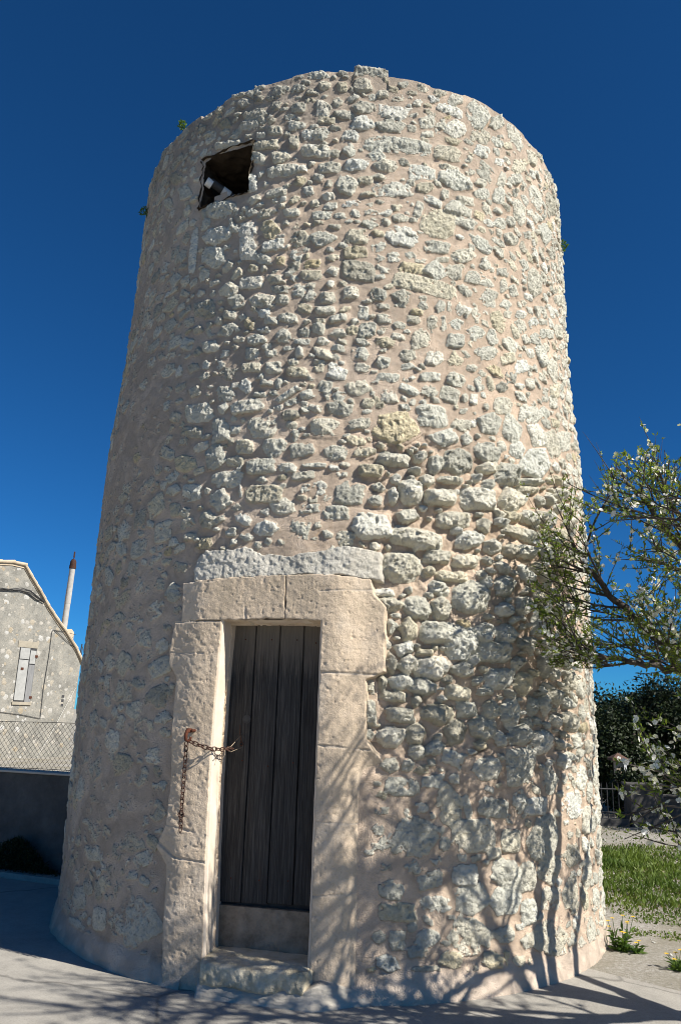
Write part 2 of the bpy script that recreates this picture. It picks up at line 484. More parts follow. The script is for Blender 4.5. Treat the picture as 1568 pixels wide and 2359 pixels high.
# stones read off the photograph: centre (arc, height) and two half-axes, in millimetres
STONES = "146,7033,156,-1,4,73 62,6875,87,5,-1,63 326,6920,66,-33,17,37 493,6910,56,1,4,29 422,6986,49,10,0,40 245,6821,54,7,-1,40 382,6819,46,-11,14,47 695,6910,57,0,9,38 934,6975,68,1,23,70 564,6810,40,-6,15,48 80,6671,100,-4,3,62 342,6662,129,8,5,71 680,6738,57,-19,15,32 877,6841,134,-17,24,60 852,6744,46,16,0,20 1175,6897,122,85,-35,118 650,6627,80,21,0,71 774,6616,49,-4,24,74 70,6508,99,2,0,69 323,6519,115,13,1,66 928,6644,96,-1,29,85 1410,6920,69,3,49,90 1658,6912,97,85,-88,94 -25,6389,65,-12,7,60 649,6502,57,15,0,31 1203,6674,109,12,30,81 386,6327,303,4,10,88 846,6358,142,20,14,81 902,6506,67,5,11,41 1215,6520,92,10,27,71 -28,6244,52,-9,7,60 201,6199,65,-6,6,45 34,6097,103,5,-2,60 282,6111,99,13,-1,60 598,6100,125,17,6,76 867,6219,95,4,8,32 926,6116,149,-11,36,96 1252,6323,94,-18,55,87 1450,6325,50,17,22,88 1734,6631,95,30,50,105 1959,6879,87,66,-43,81 1649,6438,88,23,37,80 -50,5895,83,2,-3,88 109,5953,64,5,-1,44 337,5889,170,24,-1,73 619,5963,59,-9,19,60 1195,6183,59,-7,23,43 131,5823,70,5,0,22 811,5938,37,10,1,52 1015,5942,95,24,5,47 695,5849,89,-22,17,41 1200,6077,77,18,11,49 1402,6146,77,23,21,86 570,5740,35,-6,26,80 750,5650,157,11,25,142 958,5841,111,-15,27,62 173,5653,76,7,-1,29 -7,5721,82,3,-1,36 288,5658,45,5,0,29 405,5624,65,4,3,43 1010,5724,98,-12,24,55 1158,5849,60,-3,19,41 1695,6110,85,51,-24,113 1988,6427,113,79,-50,91 52,5418,106,5,-2,77 149,5537,55,-12,7,35 425,5456,122,-29,26,84 733,5416,125,18,5,58 987,5404,107,31,2,65 1157,5582,115,-54,43,56 1541,5768,90,1,40,63 43,5271,99,5,-1,52 356,5257,57,7,0,49 72,5107,135,-6,5,89 583,5258,60,6,2,21 505,5175,109,-2,8,49 718,5188,84,-13,24,71 880,5226,81,-8,23,65 781,5312,70,17,0,28 1209,5395,55,1,25,63 629,5045,285,-19,17,73 1074,5223,70,-9,28,60 1421,5391,86,32,2,45 1227,5221,73,7,12,39 1893,5489,113,62,-30,122 1267,5141,85,-5,18,35 1415,5264,43,15,3,67 1551,5264,62,31,-11,54 16,4908,67,3,-1,54 236,4909,67,0,3,54 429,4915,69,3,4,54 2192,6147,126,79,-31,88 2400,6607,154,105,-49,96 1408,5871,69,3,27,53 1071,6243,41,15,1,31 1058,6378,40,9,8,41 1419,6501,56,10,19,47 1557,6749,62,16,22,50 1832,6736,65,23,28,55 -668,6928,89,-28,1,68 -348,7020,97,-10,-2,53 -886,7051,48,-15,-3,34 -117,7039,41,0,-1,24 -924,6747,110,-24,-9,59 -978,6643,96,-22,-11,67 -856,6655,46,-13,-4,49 -1255,6760,67,-5,-28,65 -1254,6662,53,-13,-10,36 -499,6697,70,-11,-3,56 -279,6656,61,-4,-3,71 -154,6729,40,-1,-2,47 -119,6879,47,-1,-2,56 -248,6553,74,-4,-2,39 -517,6519,77,-12,-3,47 -282,6409,73,-5,-3,61 -402,6412,54,-6,-3,54 -713,6509,73,-16,-3,48 -806,6383,140,-19,-9,52 -522,6350,48,-7,-4,70 -639,6232,85,-15,-3,54 -328,6237,126,-10,-3,61 -156,6214,46,-1,-1,38 -857,6265,75,-12,-7,48 -616,6077,137,-2,-13,69 -453,6084,61,-7,-2,45 -203,6065,98,-3,-2,52 -904,6018,61,-15,-7,92 -658,5876,94,5,-11,45 -376,5854,51,6,-10,51 -1203,5847,169,-33,-24,97 -176,5699,57,-1,-1,36 -510,5657,73,-2,-6,44 -691,5531,76,-13,-5,80 -249,5615,89,-4,-2,43 -84,5605,63,1,-1,32 -1235,5603,154,-34,-19,87 -889,5454,88,-16,-21,184 -1246,5400,128,-26,-22,101 -653,5369,99,4,-11,50 -419,5412,65,-5,-3,64 -241,5401,95,-3,-2,60 -726,5253,60,1,-10,43 -577,5218,46,-6,-3,42 -450,5260,51,0,-6,49 -306,5168,69,3,-5,41 -1498,5556,51,-21,-11,229 -2079,6010,86,-36,-47,96 -1726,6241,102,-23,-50,92 -1919,6485,104,-28,-56,83 -1129,7054,72,-3,-19,46 -961,7009,71,-11,-13,53 -1335,6991,48,3,-29,49 -1493,7016,58,5,-21,31 -523,6899,64,-11,-2,40 -456,6953,49,-7,-2,32 -767,6871,53,-14,-2,33 -382,6847,62,-7,-1,32 -1195,6511,152,-22,-13,40 -210,5918,39,-1,-1,37 -306,5733,45,-3,-2,36 -1045,5622,55,-15,-4,45 -2013,6254,85,-24,-71,97 -2145,5752,86,-28,-79,106 -1409,5888,39,-14,-6,48 -828,5054,109,-19,-4,57 -1035,5023,93,3,-24,66 -564,4958,75,-8,-2,35 -314,5067,91,-4,-2,44 -174,4861,65,-1,-2,52 -371,4908,89,-31,12,58 -542,4863,58,-6,-3,47 -722,4879,103,-5,-9,56 -1279,4908,121,-14,-30,97 -949,4905,71,5,-22,64 -354,4774,58,-14,5,39 -185,4752,78,-1,-1,37 -691,4764,58,3,-9,38 -79,4685,66,14,-6,33 116,4737,44,3,-1,59 -806,4694,38,-6,-4,50 -619,4687,64,-18,4,39 -478,4697,76,-13,1,45 -231,4589,54,-1,-2,50 150,4587,67,4,-1,67 -1331,4735,51,2,-20,39 -1002,4663,81,13,-24,54 -686,4615,59,-7,-2,26 -512,4541,62,-5,-4,62 -339,4570,39,-5,1,36 -75,4555,56,1,-1,36 -743,4537,86,-11,-3,46 -372,4488,79,-11,1,30 -195,4483,46,-9,4,30 -1437,4626,64,27,-58,61 -1170,4546,74,8,-29,61 -768,4416,60,-8,-4,54 -600,4398,55,-5,-2,31 -378,4399,31,-1,-2,50 -192,4383,57,-17,8,40 -71,4428,50,-9,4,30 113,4391,57,-13,10,46 -1020,4454,51,-9,-3,35 -425,4313,39,13,-11,29 -1333,4395,54,14,-33,45 -1061,4364,48,-8,-4,43 -966,4270,68,1,-15,55 -770,4299,85,-3,-7,42 -582,4280,68,-6,-3,55 -374,4229,93,-4,-2,41 -218,4279,43,-4,2,49 -74,4220,69,-18,12,55 121,4266,57,-8,5,35 -1202,4288,61,2,-18,45 -510,4144,41,13,-18,44 -804,4148,49,-6,-5,58 -447,4049,88,57,-17,26 -299,4038,66,-1,-2,37 -681,4065,55,-5,-2,22 -160,4101,52,-10,7,53 90,4108,87,-4,4,67 -987,4106,70,-10,-6,64 -1277,4167,55,6,-23,44 -779,3972,138,5,-13,57 -45,3922,93,-15,7,52 172,3979,45,3,-1,37 -1227,3979,139,-4,-27,86 -148,3774,116,1,-3,75 -408,3798,43,-1,-2,31 -646,3790,118,-8,-6,87 -995,3803,88,3,-26,90 -1276,3822,104,-17,-6,50 107,3813,82,20,-8,43 -374,3714,30,-1,-2,42 -776,3642,77,-6,-5,61 -531,3621,93,12,-15,64 -318,3599,92,16,-13,58 -63,3580,77,-12,7,55 90,3677,56,3,-1,39 141,3588,73,11,-5,43 -1021,3582,87,-3,-15,78 -1313,3567,102,-1,-23,67 -625,3477,119,4,-10,64 -420,3458,75,-2,-2,38 -224,3476,93,0,-1,20 -911,3394,134,-12,-6,67 -299,3396,95,8,-5,35 -19,3409,50,2,-1,20 -600,3263,147,-6,-5,73 -178,3306,70,1,-2,52 43,3272,98,4,-3,94 -953,3234,95,-8,-7,72 -1217,3321,92,-11,-8,69 -275,3296,36,0,-2,37 -444,3169,89,-2,-3,57 -866,3788,46,-5,-3,38 -580,4424,22,-2,-1,22 -107,4285,30,0,-1,22 -781,3293,16,-1,-4,56 -310,4974,37,-2,-1,29 -152,4982,32,0,-1,29 -785,4800,24,-4,-2,23 -1206,4753,35,-8,-3,30 -1558,5143,53,-18,-5,33 -1343,5077,46,-13,-5,38 274,4807,60,6,0,28 608,4853,43,7,0,38 763,4883,41,1,11,58 840,4900,23,5,1,45 974,4893,67,-6,21,56 1100,4888,39,20,-15,52 554,4794,56,-1,5,28 287,4697,62,-6,6,40 518,4720,64,-2,6,37 687,4711,46,9,1,78 780,4736,28,8,-5,67 903,4756,54,-1,12,42 1345,4910,74,56,-58,66 1087,4720,74,8,15,69 1266,4737,58,25,-12,66 888,4603,80,4,13,67 589,4559,68,5,6,74 1224,5055,83,-15,35,59 1447,5096,57,-5,31,48 1460,5007,48,10,11,39 1632,5069,66,9,26,51 281,4323,58,5,-1,53 472,4403,71,-4,7,45 703,4420,79,7,6,64 884,4431,53,24,-16,58 1191,4565,108,21,9,68 1429,4588,90,51,-21,42 1607,4573,83,27,4,59 1480,4732,56,41,-50,51 1029,4395,54,4,7,32 659,4251,93,15,0,39 894,4263,87,-3,17,62 1109,4279,52,24,-16,55 1276,4431,74,-18,30,45 1454,4424,74,21,3,54 1341,4305,60,16,2,47 1218,4305,41,16,-11,58 316,4202,91,0,3,38 334,4052,66,-16,17,59 485,4121,74,-35,18,35 835,4133,79,-21,30,64 1341,4140,105,12,21,80 253,3994,41,3,-1,52 675,3926,132,8,9,96 386,3800,176,17,-1,116 1654,4149,124,-2,60,91 932,3897,79,1,9,45 1190,3954,97,14,12,89 787,3770,114,8,6,61 1436,3956,108,40,-18,94 974,3789,49,9,1,49 378,3553,132,0,4,58 582,3590,48,5,0,47 1762,3992,106,45,-34,81 1995,3981,119,54,-75,92 1160,3707,121,-22,37,71 1309,3790,50,11,2,54 1485,3800,86,20,4,73 900,3594,118,9,12,106 713,3550,61,3,8,76 1731,3750,185,26,46,131 1169,3582,88,16,2,49 1375,3575,128,9,23,85 830,3438,113,1,5,31 643,3414,59,17,-8,45 1185,3459,60,10,2,43 1628,3558,123,27,3,39 390,3400,40,3,0,41 510,3313,90,8,0,89 757,3296,137,5,7,69 1092,3331,178,28,3,93 1605,3482,139,29,3,39 1412,3374,133,24,5,84 370,3269,37,3,-1,64 1957,4794,94,48,-46,90 2168,4739,97,44,-33,99 2090,4401,86,29,9,66 2154,4530,112,40,11,75 2254,4085,158,58,-30,81 2040,5047,106,44,6,51 1870,4924,84,49,-36,50 1634,4956,70,37,-22,57 1552,4874,46,25,-23,62 1835,5060,72,39,-20,45 1696,4440,63,20,4,53 1941,4416,52,15,21,79 1049,4133,41,9,2,54 969,4128,33,7,1,36 953,4013,39,7,1,24 1044,3930,27,5,1,35 2244,5349,79,44,-36,46 2460,5571,123,67,-26,46 2435,5234,145,73,-34,63 2169,5087,90,38,6,45 2038,4907,60,29,-12,42 224,3030,142,8,-2,104 483,3127,84,7,0,49 553,2968,216,-34,19,76 859,3131,145,17,1,67 988,3002,125,24,-5,71 588,2904,56,5,0,31 718,2842,106,1,6,54 957,2832,122,13,1,54 450,2743,160,-3,9,113 839,2707,134,2,5,42 734,2609,80,-7,10,52 658,2730,38,3,0,42 297,2548,112,6,-1,35 342,2465,106,5,-1,56 559,2456,103,-11,14,78 751,2469,81,6,1,73 1003,2566,153,-9,28,120 1307,2687,105,12,3,72 1116,3124,68,10,2,45 1393,3123,121,-13,24,46 1607,3110,127,-15,37,54 1198,2964,93,12,2,56 1368,2964,70,10,3,57 1560,2980,133,5,17,53 365,2317,45,-6,9,55 497,2303,64,3,0,71 725,2295,153,-3,8,80 906,2252,125,8,2,107 1089,2319,92,7,2,69 1304,2325,111,9,3,70 1528,2264,102,8,4,60 1181,2184,167,11,3,79 363,2067,51,2,-1,64 492,2062,67,14,-10,53 677,2050,123,6,1,75 914,2051,78,4,1,50 444,1937,89,3,0,53 392,1844,97,-13,7,37 1230,2003,126,6,3,73 1475,1972,88,4,5,80 619,1913,85,-10,10,53 874,1882,105,-4,7,54 1089,1901,70,3,1,29 223,1909,44,2,-1,63 311,1932,34,1,-1,53 446,1721,104,3,0,52 719,1744,116,-5,7,68 945,1771,83,3,1,54 1151,1778,78,2,2,55 1321,1762,90,3,5,90 226,1729,49,2,-2,94 373,1576,101,3,-1,66 553,1600,78,2,0,67 845,1617,91,2,1,83 1080,1652,101,2,2,74 1420,1606,91,1,4,66 1656,1565,127,0,7,83 871,3051,39,4,1,29 1282,3166,69,1,8,31 1090,2743,49,5,1,34 1130,2691,57,6,2,51 921,2372,51,4,1,33 1687,2866,82,12,5,55 1810,2811,80,19,-17,70 1513,2560,95,-1,21,65 1689,2651,61,8,5,54 1889,2676,61,13,-16,64 620,2151,68,3,0,26 792,1972,47,2,0,26 564,2014,33,1,0,41 991,2119,51,3,1,43 1419,2123,73,5,3,44 1702,2107,60,10,-20,88 1566,1812,71,2,5,65 1698,1827,59,2,7,77 335,2190,43,2,0,36 397,2393,44,2,0,21 369,1397,61,-9,7,41 452,1262,118,-8,5,57 677,1297,78,7,-4,44 789,1144,94,16,-26,112 918,1143,30,5,-19,81 1132,1128,124,-19,17,63 833,1443,96,1,1,59 1082,1388,121,0,3,86 1401,1386,155,-1,7,123 1707,1298,94,-3,7,75 1371,1167,72,-2,4,66 1549,1126,121,-5,5,61 530,952,176,22,-17,104 970,956,167,-5,3,103 748,908,41,-1,1,45 1283,911,84,-4,4,74 1631,914,152,-18,35,146 2046,1101,173,-11,13,91 1234,707,126,-8,4,83 1427,671,86,-7,6,93 1674,694,109,-10,8,87 897,714,94,-4,1,65 382,643,90,0,-1,61 429,512,121,-1,0,57 683,547,93,-3,0,56 946,566,115,-6,2,88 1226,536,125,-10,4,79 941,351,143,-10,2,81 1202,340,77,-7,2,44 1636,268,173,-24,8,96 599,153,111,3,-5,46 872,107,96,-8,1,49 1138,182,84,-9,3,71 1377,134,109,-14,3,56 565,281,68,-2,0,34 623,358,76,-3,0,50 1970,769,126,-13,11,82 1958,479,122,-16,14,102 2321,981,115,-10,23,99 2283,613,95,-13,24,106 2275,197,92,-17,24,107 2078,107,92,-17,13,77 788,231,73,-5,1,44 1070,209,61,-6,2,45 1430,454,77,-8,5,80 1790,114,100,-17,7,64 256,888,50,1,-1,41 -1373,335,196,30,-22,140 -1779,267,92,17,-18,76 -2001,440,71,17,-37,45 -1568,608,42,6,-7,37 -1269,1034,71,6,-9,63 -1855,1026,84,8,-10,40 -2066,143,102,21,-12,36 -2231,152,171,18,28,43 -1613,94,107,21,-8,38 -1928,121,77,16,-11,39 -1455,598,72,9,-5,32 -2139,346,113,21,-28,74 -2117,871,100,12,-9,27 -1962,674,145,20,-16,55 -1649,715,61,8,-13,62 -1840,441,44,7,-16,61 -2424,532,102,17,-31,51 -2440,198,104,22,-31,48 -1764,495,91,14,-11,49 -1577,507,64,9,-7,36 -1280,123,85,14,-6,38"
given = np.array([[int(a) for a in w.split(',')] for w in STONES.split()], float) / 1000.0

ZB = lambda s, z: sstep(0.05, 0.30, s) * (1 - sstep(2.05, 2.45, s)) * sstep(1.25, 1.5, z) * (1 - sstep(3.55, 3.95, z))   # loose boulder patch
ZL = lambda s, z: 1 - sstep(-1.75, -1.15, s + 0.10 * (z - 3.5))                                                      # limed over left flank
ZW = lambda s, z: (1 - sstep(1.05, 1.5, z)) * sstep(-0.2, 0.1, s)                                                  # limed over foot

RES = 0.0125
SX0, SX1 = -7.45, 7.45
OCC = np.zeros((int((SX1 - SX0) / RES), int(7.06 / RES)), bool)
def raster(c, A, B, grow):
    ex = math.hypot(A[0], B[0]) + grow; ez = math.hypot(A[1], B[1]) + grow
    i0 = max(0, int((c[0] - ex - SX0) / RES)); i1 = min(OCC.shape[0], int((c[0] + ex - SX0) / RES) + 2)
    j0 = max(0, int((c[1] - ez) / RES)); j1 = min(OCC.shape[1], int((c[1] + ez) / RES) + 2)
    if i1 <= i0 or j1 <= j0: return None
    gx = (np.arange(i0, i1) * RES + SX0 - c[0])[:, None]; gz = (np.arange(j0, j1) * RES - c[1])[None, :]
    det = A[0] * B[1] - A[1] * B[0]
    u = (gx * B[1] - gz * B[0]) / det; v = (gz * A[0] - gx * A[1]) / det
    g = 1 + grow / math.sqrt(abs(det))
    return i0, i1, j0, j1, (u * u + v * v) < g * g

stones = []
for r in given:
    c, A, B = r[0:2], r[2:4] * 1.09, r[4:6] * 1.09
    u = 2.37 * math.sin(c[0] / 2.35 - DA)
    if -0.66 < u < 0.72 and c[1] < 2.84: continue
    k = raster(c, A, B, 0.0)
    if k is None: continue
    OCC[k[0]:k[1], k[2]:k[3]] |= k[4]
    stones.append((c, A, B))
# keep the doorway and the window free
gs = (np.arange(OCC.shape[0]) * RES + SX0)[:, None]; gz = (np.arange(OCC.shape[1]) * RES)[None, :]
gu = 2.37 * np.sin(gs / 2.35 - DA)
DOORZ = (np.abs(gs) < 2) & (gu > -0.64) & (gu < np.where((gz < 1.9) & (gz > 1.5), 0.66, 0.76)) & (gz < 2.84)
OCC |= DOORZ
OCC |= (gs > -0.64 * 2.35) & (gs < -0.375 * 2.35) & (gz > 5.93) & (gz < 6.46)
OCC |= (gz < 0.13) & (gs > -9)
for size, tries in ((0.13, 1500), (0.10, 3000), (0.078, 6000), (0.058, 12000), (0.043, 17000), (0.031, 22000), (0.022, 16000)):
    cs = rng.uniform((SX0 + 0.1, 0.12), (SX1 - 0.1, 7.03), (tries, 2))
    zb = ZB(cs[:, 0], cs[:, 1]); zl = ZL(cs[:, 0], cs[:, 1]); zw = ZW(cs[:, 0], cs[:, 1])
    for k in range(tries):
        s, z = cs[k]
        if OCC[int((s - SX0) / RES), int(z / RES)]: continue
        big = 0.060 + 0.05 * zb[k] + 0.045 * zw[k] + (0.02 if z < 3.6 else 0) + (0.02 if zl[k] > .5 else 0)
        if size > big * (1.0 if zb[k] < .5 else rng.uniform(0.5, 1.0)): continue
        if size < 0.03 and zb[k] < 0.4 and rng.random() < 0.15: continue
        gap = 0.003 * (1 - zb[k]) + 0.001 + 0.005 * zw[k] + rng.uniform(0, 0.009) * (1 - zb[k])
        ar = rng.uniform(1.0, 2.0); th = rng.normal(0, 0.28) + (0.25 if s > 1.2 else 0) * rng.uniform(-1, .2)
        a = size * math.sqrt(ar); bb = size / math.sqrt(ar)
        A = np.array([a * math.cos(th), a * math.sin(th)]); B = np.array([-bb * math.sin(th), bb * math.cos(th)])
        kk = raster((s, z), A, B, gap)
        if kk is None: continue
        if (OCC[kk[0]:kk[1], kk[2]:kk[3]] & kk[4]).any(): continue
        k2 = raster((s, z), A, B, 0.0)
        OCC[k2[0]:k2[1], k2[2]:k2[3]] |= k2[4]
        stones.append((np.array([s, z]), A, B))
print('stones', len(stones))

FINE = 1.95
NPHI = int(2 * FINE * 2.37 / 0.0072)
phi = np.concatenate([np.linspace(-FINE, FINE, NPHI), np.linspace(FINE, 2 * math.pi - FINE, 150)[1:-1]])
zz = np.linspace(-0.05, HT, 980)
S = phi * 2.35
Sw = np.where(S > SX1 - 0.06, S - 2 * math.pi * 2.35, S)
P2, Z2 = np.meshgrid(Sw, zz, indexing='ij')
zbG = ZB(P2, Z2); zlG = ZL(P2, Z2) * (P2 < 0); zwG = ZW(P2, Z2)
mort = 0.010 * fbm(P2 * 2.2, Z2 * 2.2, 3, 1) + 0.006 * fbm(P2 * 11, Z2 * 11, 3, 2) + 0.0025 * fbm(P2 * 45, Z2 * 45, 2, 3)
mort = mort - 0.022 * zbG + zbG * 0.018 * fbm(P2 * 20, Z2 * 20, 3, 5) 
mortb = mort.copy()
stoneH = np.full_like(mort, -1.0)
toneG = 0.5 + 0.35 * fbm(P2 * 3, Z2 * 3, 3, 8); hueG = np.full_like(mort, 0.3)
coarse = fbm(P2 * 22, Z2 * 22, 4, 12); finen = fbm(P2 * 75, Z2 * 75, 3, 15)
def facets(x, y, sc, seed):
    r_ = np.random.default_rng(seed); J = r_.random((128, 128, 2)); G = r_.normal(size=(128, 128, 3)) * (0.5, 0.5, 0.25)
    X_ = x * sc; Y_ = y * sc
    xi = np.floor(X_).astype(int); yi = np.floor(Y_).astype(int)
    best = np.full(X_.shape, 9.0); out = np.zeros(X_.shape)
    for a in (-1, 0, 1):
        for b in (-1, 0, 1):
            j = J[(xi + a) & 127, (yi + b) & 127]; g_ = G[(xi + a) & 127, (yi + b) & 127]
            dx = X_ - (xi + a + j[..., 0]); dy = Y_ - (yi + b + j[..., 1])
            d = dx * dx + dy * dy; m_ = d < best
            best = np.where(m_, d, best); out = np.where(m_, g_[..., 0] * dx + g_[..., 1] * dy + g_[..., 2], out)
    return out
warpx = P2 + 0.012 * vnoise(P2 * 26, Z2 * 26, 91); warpz = Z2 + 0.012 * vnoise(P2 * 26, Z2 * 26, 92)
chip = facets(warpx, warpz, 15.0, 5) + 0.5 * facets(warpx, warpz, 34.0, 6); edgeN = fbm(P2 * 28, Z2 * 28, 3, 18)
gx_all = P2[:, 0]; order = np.argsort(gx_all); gx_sorted = gx_all[order]
for (c, A, B) in stones:
    ex = math.hypot(A[0], B[0]) * 1.25; ez = math.hypot(A[1], B[1]) * 1.25
    i0 = np.searchsorted(gx_sorted, c[0] - ex); i1 = np.searchsorted(gx_sorted, c[0] + ex)
    j0 = max(0, np.searchsorted(zz, c[1] - ez)); j1 = np.searchsorted(zz, c[1] + ez)
    if i1 <= i0 or j1 <= j0: continue
    I = order[i0:i1]
    ix = np.ix_(I, np.arange(j0, j1))
    dx = gx_all[I][:, None] - c[0]; dz = zz[j0:j1][None, :] - c[1]
    det = A[0] * B[1] - A[1] * B[0]
    u = (dx * B[1] - dz * B[0]) / det; v = (dz * A[0] - dx * A[1]) / det
    size = math.sqrt(abs(det))
    zb = float(ZB(c[0], c[1])); zl = float(ZL(c[0], c[1])) if c[0] < 0 else 0.0; zw = float(ZW(c[0], c[1]))
    # outline: a chipped polygon
    nk = rng.integers(4, 8); a0 = rng.uniform(0, 6.28)
    g = np.zeros_like(u)
    for k in range(nk):
        an = a0 + (k + rng.uniform(-.28, .28)) * 6.2832 / nk
        g = np.maximum(g, (math.cos(an) * u + math.sin(an) * v) / rng.uniform(0.86, 1.08))
    rd = 0.08 + 0.10 * zb
    g = (1 - rd) * g + rd * np.sqrt(u * u + v * v)
    asp = max(np.hypot(*A), np.hypot(*B)) / min(np.hypot(*A), np.hypot(*B))
    if asp > 1.9 or (zb < 0.3 and rng.random() < 0.30):               # squared blocks
        sk1, sk2 = rng.uniform(-.12, .12, 2)
        uu = u + sk1 * v; vv = v + sk2 * u
        g = (np.abs(uu) ** 5 + np.abs(vv) ** 5) ** 0.2 / 0.90
        g = np.maximum(g, (np.abs(uu) + np.abs(vv)) / rng.uniform(1.45, 1.8))
    g = g + edgeN[ix] * min(0.26, 0.013 / size)
    prot = rng.uniform(0.008, 0.021) * (1 - zb) + rng.uniform(0.018, 0.042) * zb
    prot *= (1 - 0.48 * zl) * (1 - 0.10 * zw)
    prot *= min(1.35, 0.55 + size / 0.10) * (1.25 if c[1] > 2.9 and zl < .5 else 1.0)
    soft = rng.uniform(0.14, 0.34) + 0.16 * zb
    t = np.clip((1.04 - g) / soft, 0, 1)
    prof = 1 - (1 - t) ** 2.2
    h = np.full_like(u, 1.12)
    for k in range(rng.integers(3, 6)):
        an = rng.uniform(0, 6.28); gr = rng.uniform(0.3, 1.0)
        h = np.minimum(h, rng.uniform(0.85, 1.25) + gr * (math.cos(an) * u + math.sin(an) * v))
    por = rng.random() ** 2
    H = prot * prof * h + 0.001 + 0.001 * zl
    H = H + prof * ((0.25 - np.abs(coarse[ix])) * (0.010 + 0.006 * zb) + chip[ix] * (0.011 + 0.007 * zb) * (1 - 0.5 * zl) + finen[ix] * 0.007 - por * 0.010 * np.clip(finen[ix] - 0.12, 0, 1) * 3)
    H = H - 0.03 * zb * (1 - t)
    if zb < 0.9:                                                  # a collar of pointing drawn up to the stone
        wd = min(0.55, 0.024 / size)
        col_ = (prot * 0.30 - 0.004) * (1 - zb) * (1 - 0.8 * zl) * np.clip(1 - (g - 0.98) / wd, 0, 1) ** 0.8
        mort[ix] = np.maximum(mort[ix], np.where(g < 0.98 + wd, col_ + 0.35 * mortb[ix], -1))
    H = np.where(g < 1.06, H, -1)
    cur = stoneH[ix]
    up = H > cur
    stoneH[ix] = np.where(up, H, cur)
    tn = np.clip(rng.normal(0.60, 0.20) - 0.10 * zl, 0, 1); hu = rng.random()
    tg_ = toneG[ix]; toneG[ix] = np.where(up & (g < 1.03), tn, tg_)
    hg_ = hueG[ix]; hueG[ix] = np.where(up & (g < 1.03), hu, hg_)
# lime washed over the stones by place: the mortar climbs on to them
smear = 0.0015 * zlG + 0.001 * zwG + 0.010 * zlG * fbm(P2 * 1.7, Z2 * 1.7, 3, 31) - 0.004 * zwG + 0.010 * zwG * fbm(P2 * 2.0, Z2 * 2.0, 3, 33)
mort = mort + smear
skirt = 1 - sstep(0.10, 0.17, Z2 + 0.03 * fbm(P2 * 2.5, Z2 * 0 + 3, 2, 40) - 0.02)
skirt = np.maximum(skirt * (P2 > 0.35), skirt * (P2 < -1.2) * 0.9)
skirt = np.maximum(skirt, (1 - sstep(0.08, 0.12, Z2)) * (P2 > -1.2) * (P2 < .35))
mort = mort + skirt * (0.014 + 0.012 * fbm(P2 * 6, Z2 * 6, 4, 45))
stoneH = np.where(skirt > 0.5, -1, stoneH)
mask = np.clip((stoneH - mort) / (0.005 + 0.016 * zlG + 0.008 * zwG) + 0.3, 0, 1) * (stoneH > -0.5)
disp = np.maximum(mort, stoneH)
# the whole drum: batter, flared foot and the sag of an old wall
flare = 0.070 * (1 - sstep(-0.05, 0.17, Z2)) * (0.75 + 0.25 * fbm(P2 * 1.2, Z2 * 0, 2, 50)) * (1 - 0.45 * sstep(-1.2, -2.4, P2)) * (1 - 0.7 * sstep(1.4, 2.4, P2))
bz_r = np.interp(zz, [-0.2, 0.5, 1.5, 1.85, 3.05, 4.2, 4.75, 5.6, 6.4], [-0.005, -0.015, 0.015, 0.012, 0.035, 0.033, -0.010, -0.008, 0])
bz_l = np.interp(zz, [0.4, 0.85, 1.35, 1.95, 2.4, 3.3, 4.1, 4.9, 5.75, 6.5], [-0.03, -0.012, 0, 0.024, 0.02, 0.025, 0.032, -0.012, -0.028, -0.024])
wr = sstep(0.3, 1.2, np.sin(P2 / 2.35) * 1.3)
wl = sstep(0.3, 1.2, -np.sin(P2 / 2.35) * 1.3)
R = R0 - 0.006 - TAPER * Z2 + flare + bz_r[None, :] * wr + bz_l[None, :] * wl + disp
# broken rim
rimn = 0.05 * fbm(Sw * 1.3, Sw * 0, 3, 60) + 0.03 * np.sign(fbm(Sw * 2.6, Sw * 0 + 4, 2, 61)) * np.abs(fbm(Sw * 2.6, Sw * 0 + 4, 2, 61)) ** 0.4
rimn = rimn + 0.06 * ((Sw > -0.02) & (Sw < 0.29)) - 0.045 * ((Sw < -0.95) & (Sw > -1.6)) - 0.03
ztop = sstep(HT - 0.45, HT, zz)
Zf = Z2 + rimn[:, None] * ztop[None, :]
ph2 = np.repeat(phi[:, None], len(zz), 1)
V = np.stack([R * np.sin(ph2), -R * np.cos(ph2), Zf], -1)
# round the lip over
ni, nj = V.shape[:2]
lip = np.array([0.0, 0.012, 0.05, 0.55])
rows = []
rt = R[:, -1]
for dr, dz in ((0.02, 0.012), (0.08, 0.022), (0.50, 0.02), (0.52, -0.35)):
    rr = rt - dr
    rows.append(np.stack([rr * np.sin(phi), -rr * np.cos(phi), Zf[:, -1] + dz + 0.010 * fbm(Sw * 6, Sw * 0 + dr * 40, 2, 70)], -1)[:, None, :])
V = np.concatenate([V] + rows, 1)
pad = lambda a, val=None: np.concatenate([a] + [a[:, -1:]] * 4, 1)
skirt = pad(skirt); mask = pad(mask); toneG = pad(toneG); hueG = pad(hueG)
nj2 = V.shape[1]
ii, jj = np.meshgrid(np.arange(ni), np.arange(nj2 - 1), indexing='ij')
a = ii * nj2 + jj; b_ = ((ii + 1) % ni) * nj2 + jj
F = np.stack([a, b_, b_ + 1, a + 1], -1)
fs = pad(P2); fz = pad(Z2)
fsc = fs[:, :-1]; fzc = 0.5 * (fz[:, :-1] + fz[:, 1:])
fu = 2.37 * np.sin(fsc / 2.35 - DA)
front = np.abs(fsc) < 2.5
cut = front & (fu > -0.40) & (fu < 0.54) & (fzc < 2.44)
jag = 0.020 * fbm(fsc * 9, fzc * 9, 3, 80)
wl_, wr_ = -0.622 * 2.35, -0.392 * 2.35
notch = 0.06 * ((fsc > wl_ + 0.16) & (fsc < wl_ + 0.30))
